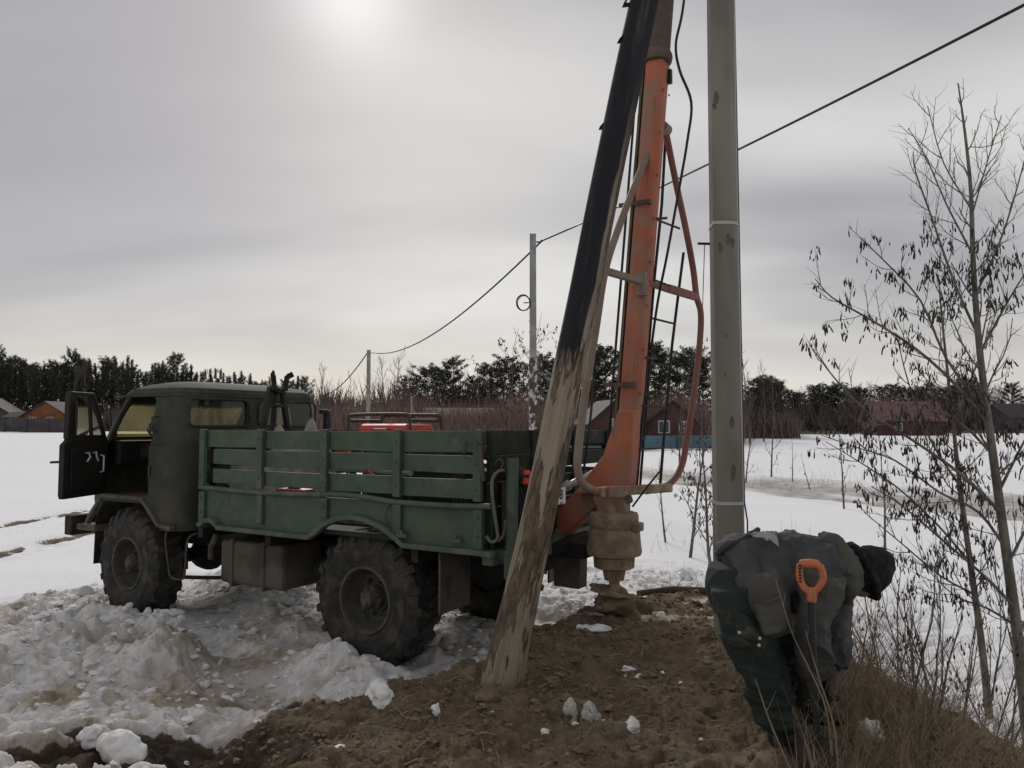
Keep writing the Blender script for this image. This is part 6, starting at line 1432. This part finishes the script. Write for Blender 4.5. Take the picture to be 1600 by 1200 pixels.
# rough grass margins along the far field edges
thicket('field_margin', M['drytwig'], 4200, (1140, 1740), (112, 117), lambda p: .8, .10, 5)
# houses
def house(name, px, Y, w, d, wall_h, roof_h, wm, rm, label, rz=0, wins=(), chimney=False, gable='x'):
    x = at_line(px, Y); z = bz(x, Y)-.1; e = empty(name, (x, Y, z), rz, label, 'house')
    wl_ = MB().prism([(-w/2, 0), (w/2, 0), (w/2, wall_h), (0, wall_h+roof_h), (-w/2, wall_h)] if gable == 'x' else [(-w/2, 0), (w/2, 0), (w/2, wall_h), (-w/2, wall_h)], -d/2, d/2).build('wall', wm, e)
    o = .35
    if gable == 'x':
        for s in (1, -1):
            rf = MB().prism([(s*(w/2+o), wall_h-o*roof_h/(w/2)+.02), (0, wall_h+roof_h+.02), (0, wall_h+roof_h+.16), (s*(w/2+o), wall_h-o*roof_h/(w/2)+.16)], -d/2-o, d/2+o).build('roof', rm, e)
    else:
        for s in (1, -1):
            g = MB(); P4 = [(-w/2-o, s*(d/2+o), wall_h-.15), (w/2+o, s*(d/2+o), wall_h-.15), (w/2+o, 0, wall_h+roof_h), (-w/2-o, 0, wall_h+roof_h)]
            g.add([*P4]+[(a, b, c+.14) for a, b, c in P4], [(0,1,2,3), (4,5,6,7), (0,1,5,4), (1,2,6,5), (2,3,7,6), (3,0,4,7)]).build('roof', rm, e)
        MB().add([(sx*w/2, sy*d/2, wall_h-.02) for sx in (-1, 1) for sy in (-1, 1)]+[(sx*w/2, 0, wall_h+roof_h-.1) for sx in (-1, 1)], [(0, 1, 4), (2, 3, 5), (0, 2, 5, 4), (1, 3, 5, 4)]).build('gable', wm, e)
    for (wx, wz, ww, wh) in wins:
        wn = MB().box(wx-ww/2-.1, wx+ww/2+.1, -d/2-.06, -d/2-.005, wz-wh/2-.1, wz+wh/2+.1).build('window', M['winwhite'], e)
        MB().box(wx-ww/2, wx-.04, -d/2-.075, -d/2-.062, wz-wh/2, wz+wh/2).build('pane', M['windark'], wn); MB().box(wx+.04, wx+ww/2, -d/2-.075, -d/2-.062, wz-wh/2, wz+wh/2).build('pane', M['windark'], wn)
    if chimney: MB().box(.6, 1.1, -.3, .3, wall_h, wall_h+roof_h+.9).build('chimney', M['greywood'], e)
    return e
house('log_house', 98, 128, 8.4, 8, 2.6, 2.4, M['orangewood'], M['darkroof'], 'low orange log house left of the open cab door', R(-6), ((.8, 1.9, 1.0, 1.2), (-2.2, 1.9, 1.0, 1.2)))
house('shed', 45, 132, 5.0, 5, 2.6, .8, M['greywood'], M['darkroof'], 'low dark grey shed with one pale window left of the orange house', 0, ((-.6, 2.0, 1.6, 1.0),), gable='y')
house('house', -12, 140, 8, 7, 3.6, 2.6, M['greywood'], M['darkroof'], 'grey house with a dark roof cut by the left edge of the photo', R(12), ((1, 2, 1, 1),))
house('house', 1408, 106, 8.6, 6.5, 2.1, 2.5, M['redwall'], M['redroof'], 'dark red house with a pale red sheet roof across the field at right', R(-8), ((-1.5, 1.2, .8, .9),), gable='y')
house('house', 946, 67, 4.2, 5, 2.2, 1.8, M['redwall'], M['darkroof'], 'dark red gabled house behind the orange mast', R(10), ((.3, 2.0, .8, .9),))
house('house', 1052, 69, 4.4, 5, 2.2, 1.8, M['redwall'], M['darkroof'], 'small gabled house seen through the rod ladder', R(-12), ((-.8, 1.8, .8, .9), (.9, 1.8, .7, .8)))
house('barn', 735, 88, 10, 6, 2.4, 1.2, M['greywood'], M['snowroof'], 'long low grey barn behind the thicket above the truck bed', 0, gable='y')
house('barn', 590, 92, 8, 6, 2.3, 1.4, M['greywood'], M['snowroof'], 'low barn with a snowy roof by the farthest power pole', R(5), gable='y')
house('house', 1590, 118, 8, 7, 2.4, 2.0, M['greywood'], M['darkroof'], 'dark house at the far right edge behind the alder', R(5), gable='y')
# fences: every sheet or board stretch between posts its own part
def fence(px0, px1, Y0, Y1, h, m, label, step=2.4):
    a = Vector((at_line(px0, Y0), Y0, 0)); b = Vector((at_line(px1, Y1), Y1, 0)); L = (b-a).length; n = max(1, int(L/step)); e = empty('fence', (a.x, a.y, 0), 0, label, 'fence'); d = (b-a)/n; me = None
    for i in range(n):
        p = d*i; z = bz(a.x+p.x, a.y+p.y); dn = d.normalized()
        MB().bar(p+dn*.04+Vector((0, 0, z+h/2+.1)), p+d-dn*.04+Vector((0, 0, z+h/2+.1)), .05, h).build('panel', m, e)
        MB().bar(p+Vector((0, -.05, z-.1)), p+Vector((0, -.05, z+h+.2)), .09, .09).build('post', M['darkroof'], e)
    return e
fence(890, 1112, 60, 61.5, 1.05, M['bluefence'], 'pale blue sheet fence running behind the orange mast')
fence(-60, 112, 120, 122, 2.0, M['greywood'], 'long dark grey board fence in front of the orange house', 3.0)
fence(1180, 1242, 112, 112, 1.5, M['greywood'], 'short grey fence at the left end of the far right wood', 3.0)
fence(560, 800, 60, 62, 1.0, M['greywood'], 'low grey fence in the red-brown thicket above the truck bed', 2.4)
MB_ = MB().bar((0, 0, 0), (0, 0, 4.4), .12, .12).bar((0, 0, 3.6), (1.6, .4, 0), .09, .09)
x = at_line(643, 66); sp_ = MB_.build('strut_pole', M['concrete_b'], None); sp_.location = (x, 66, bz(x, 66)); tag(sp_, 'short wooden post with a slanted strut in the thicket above the generator', 'post')
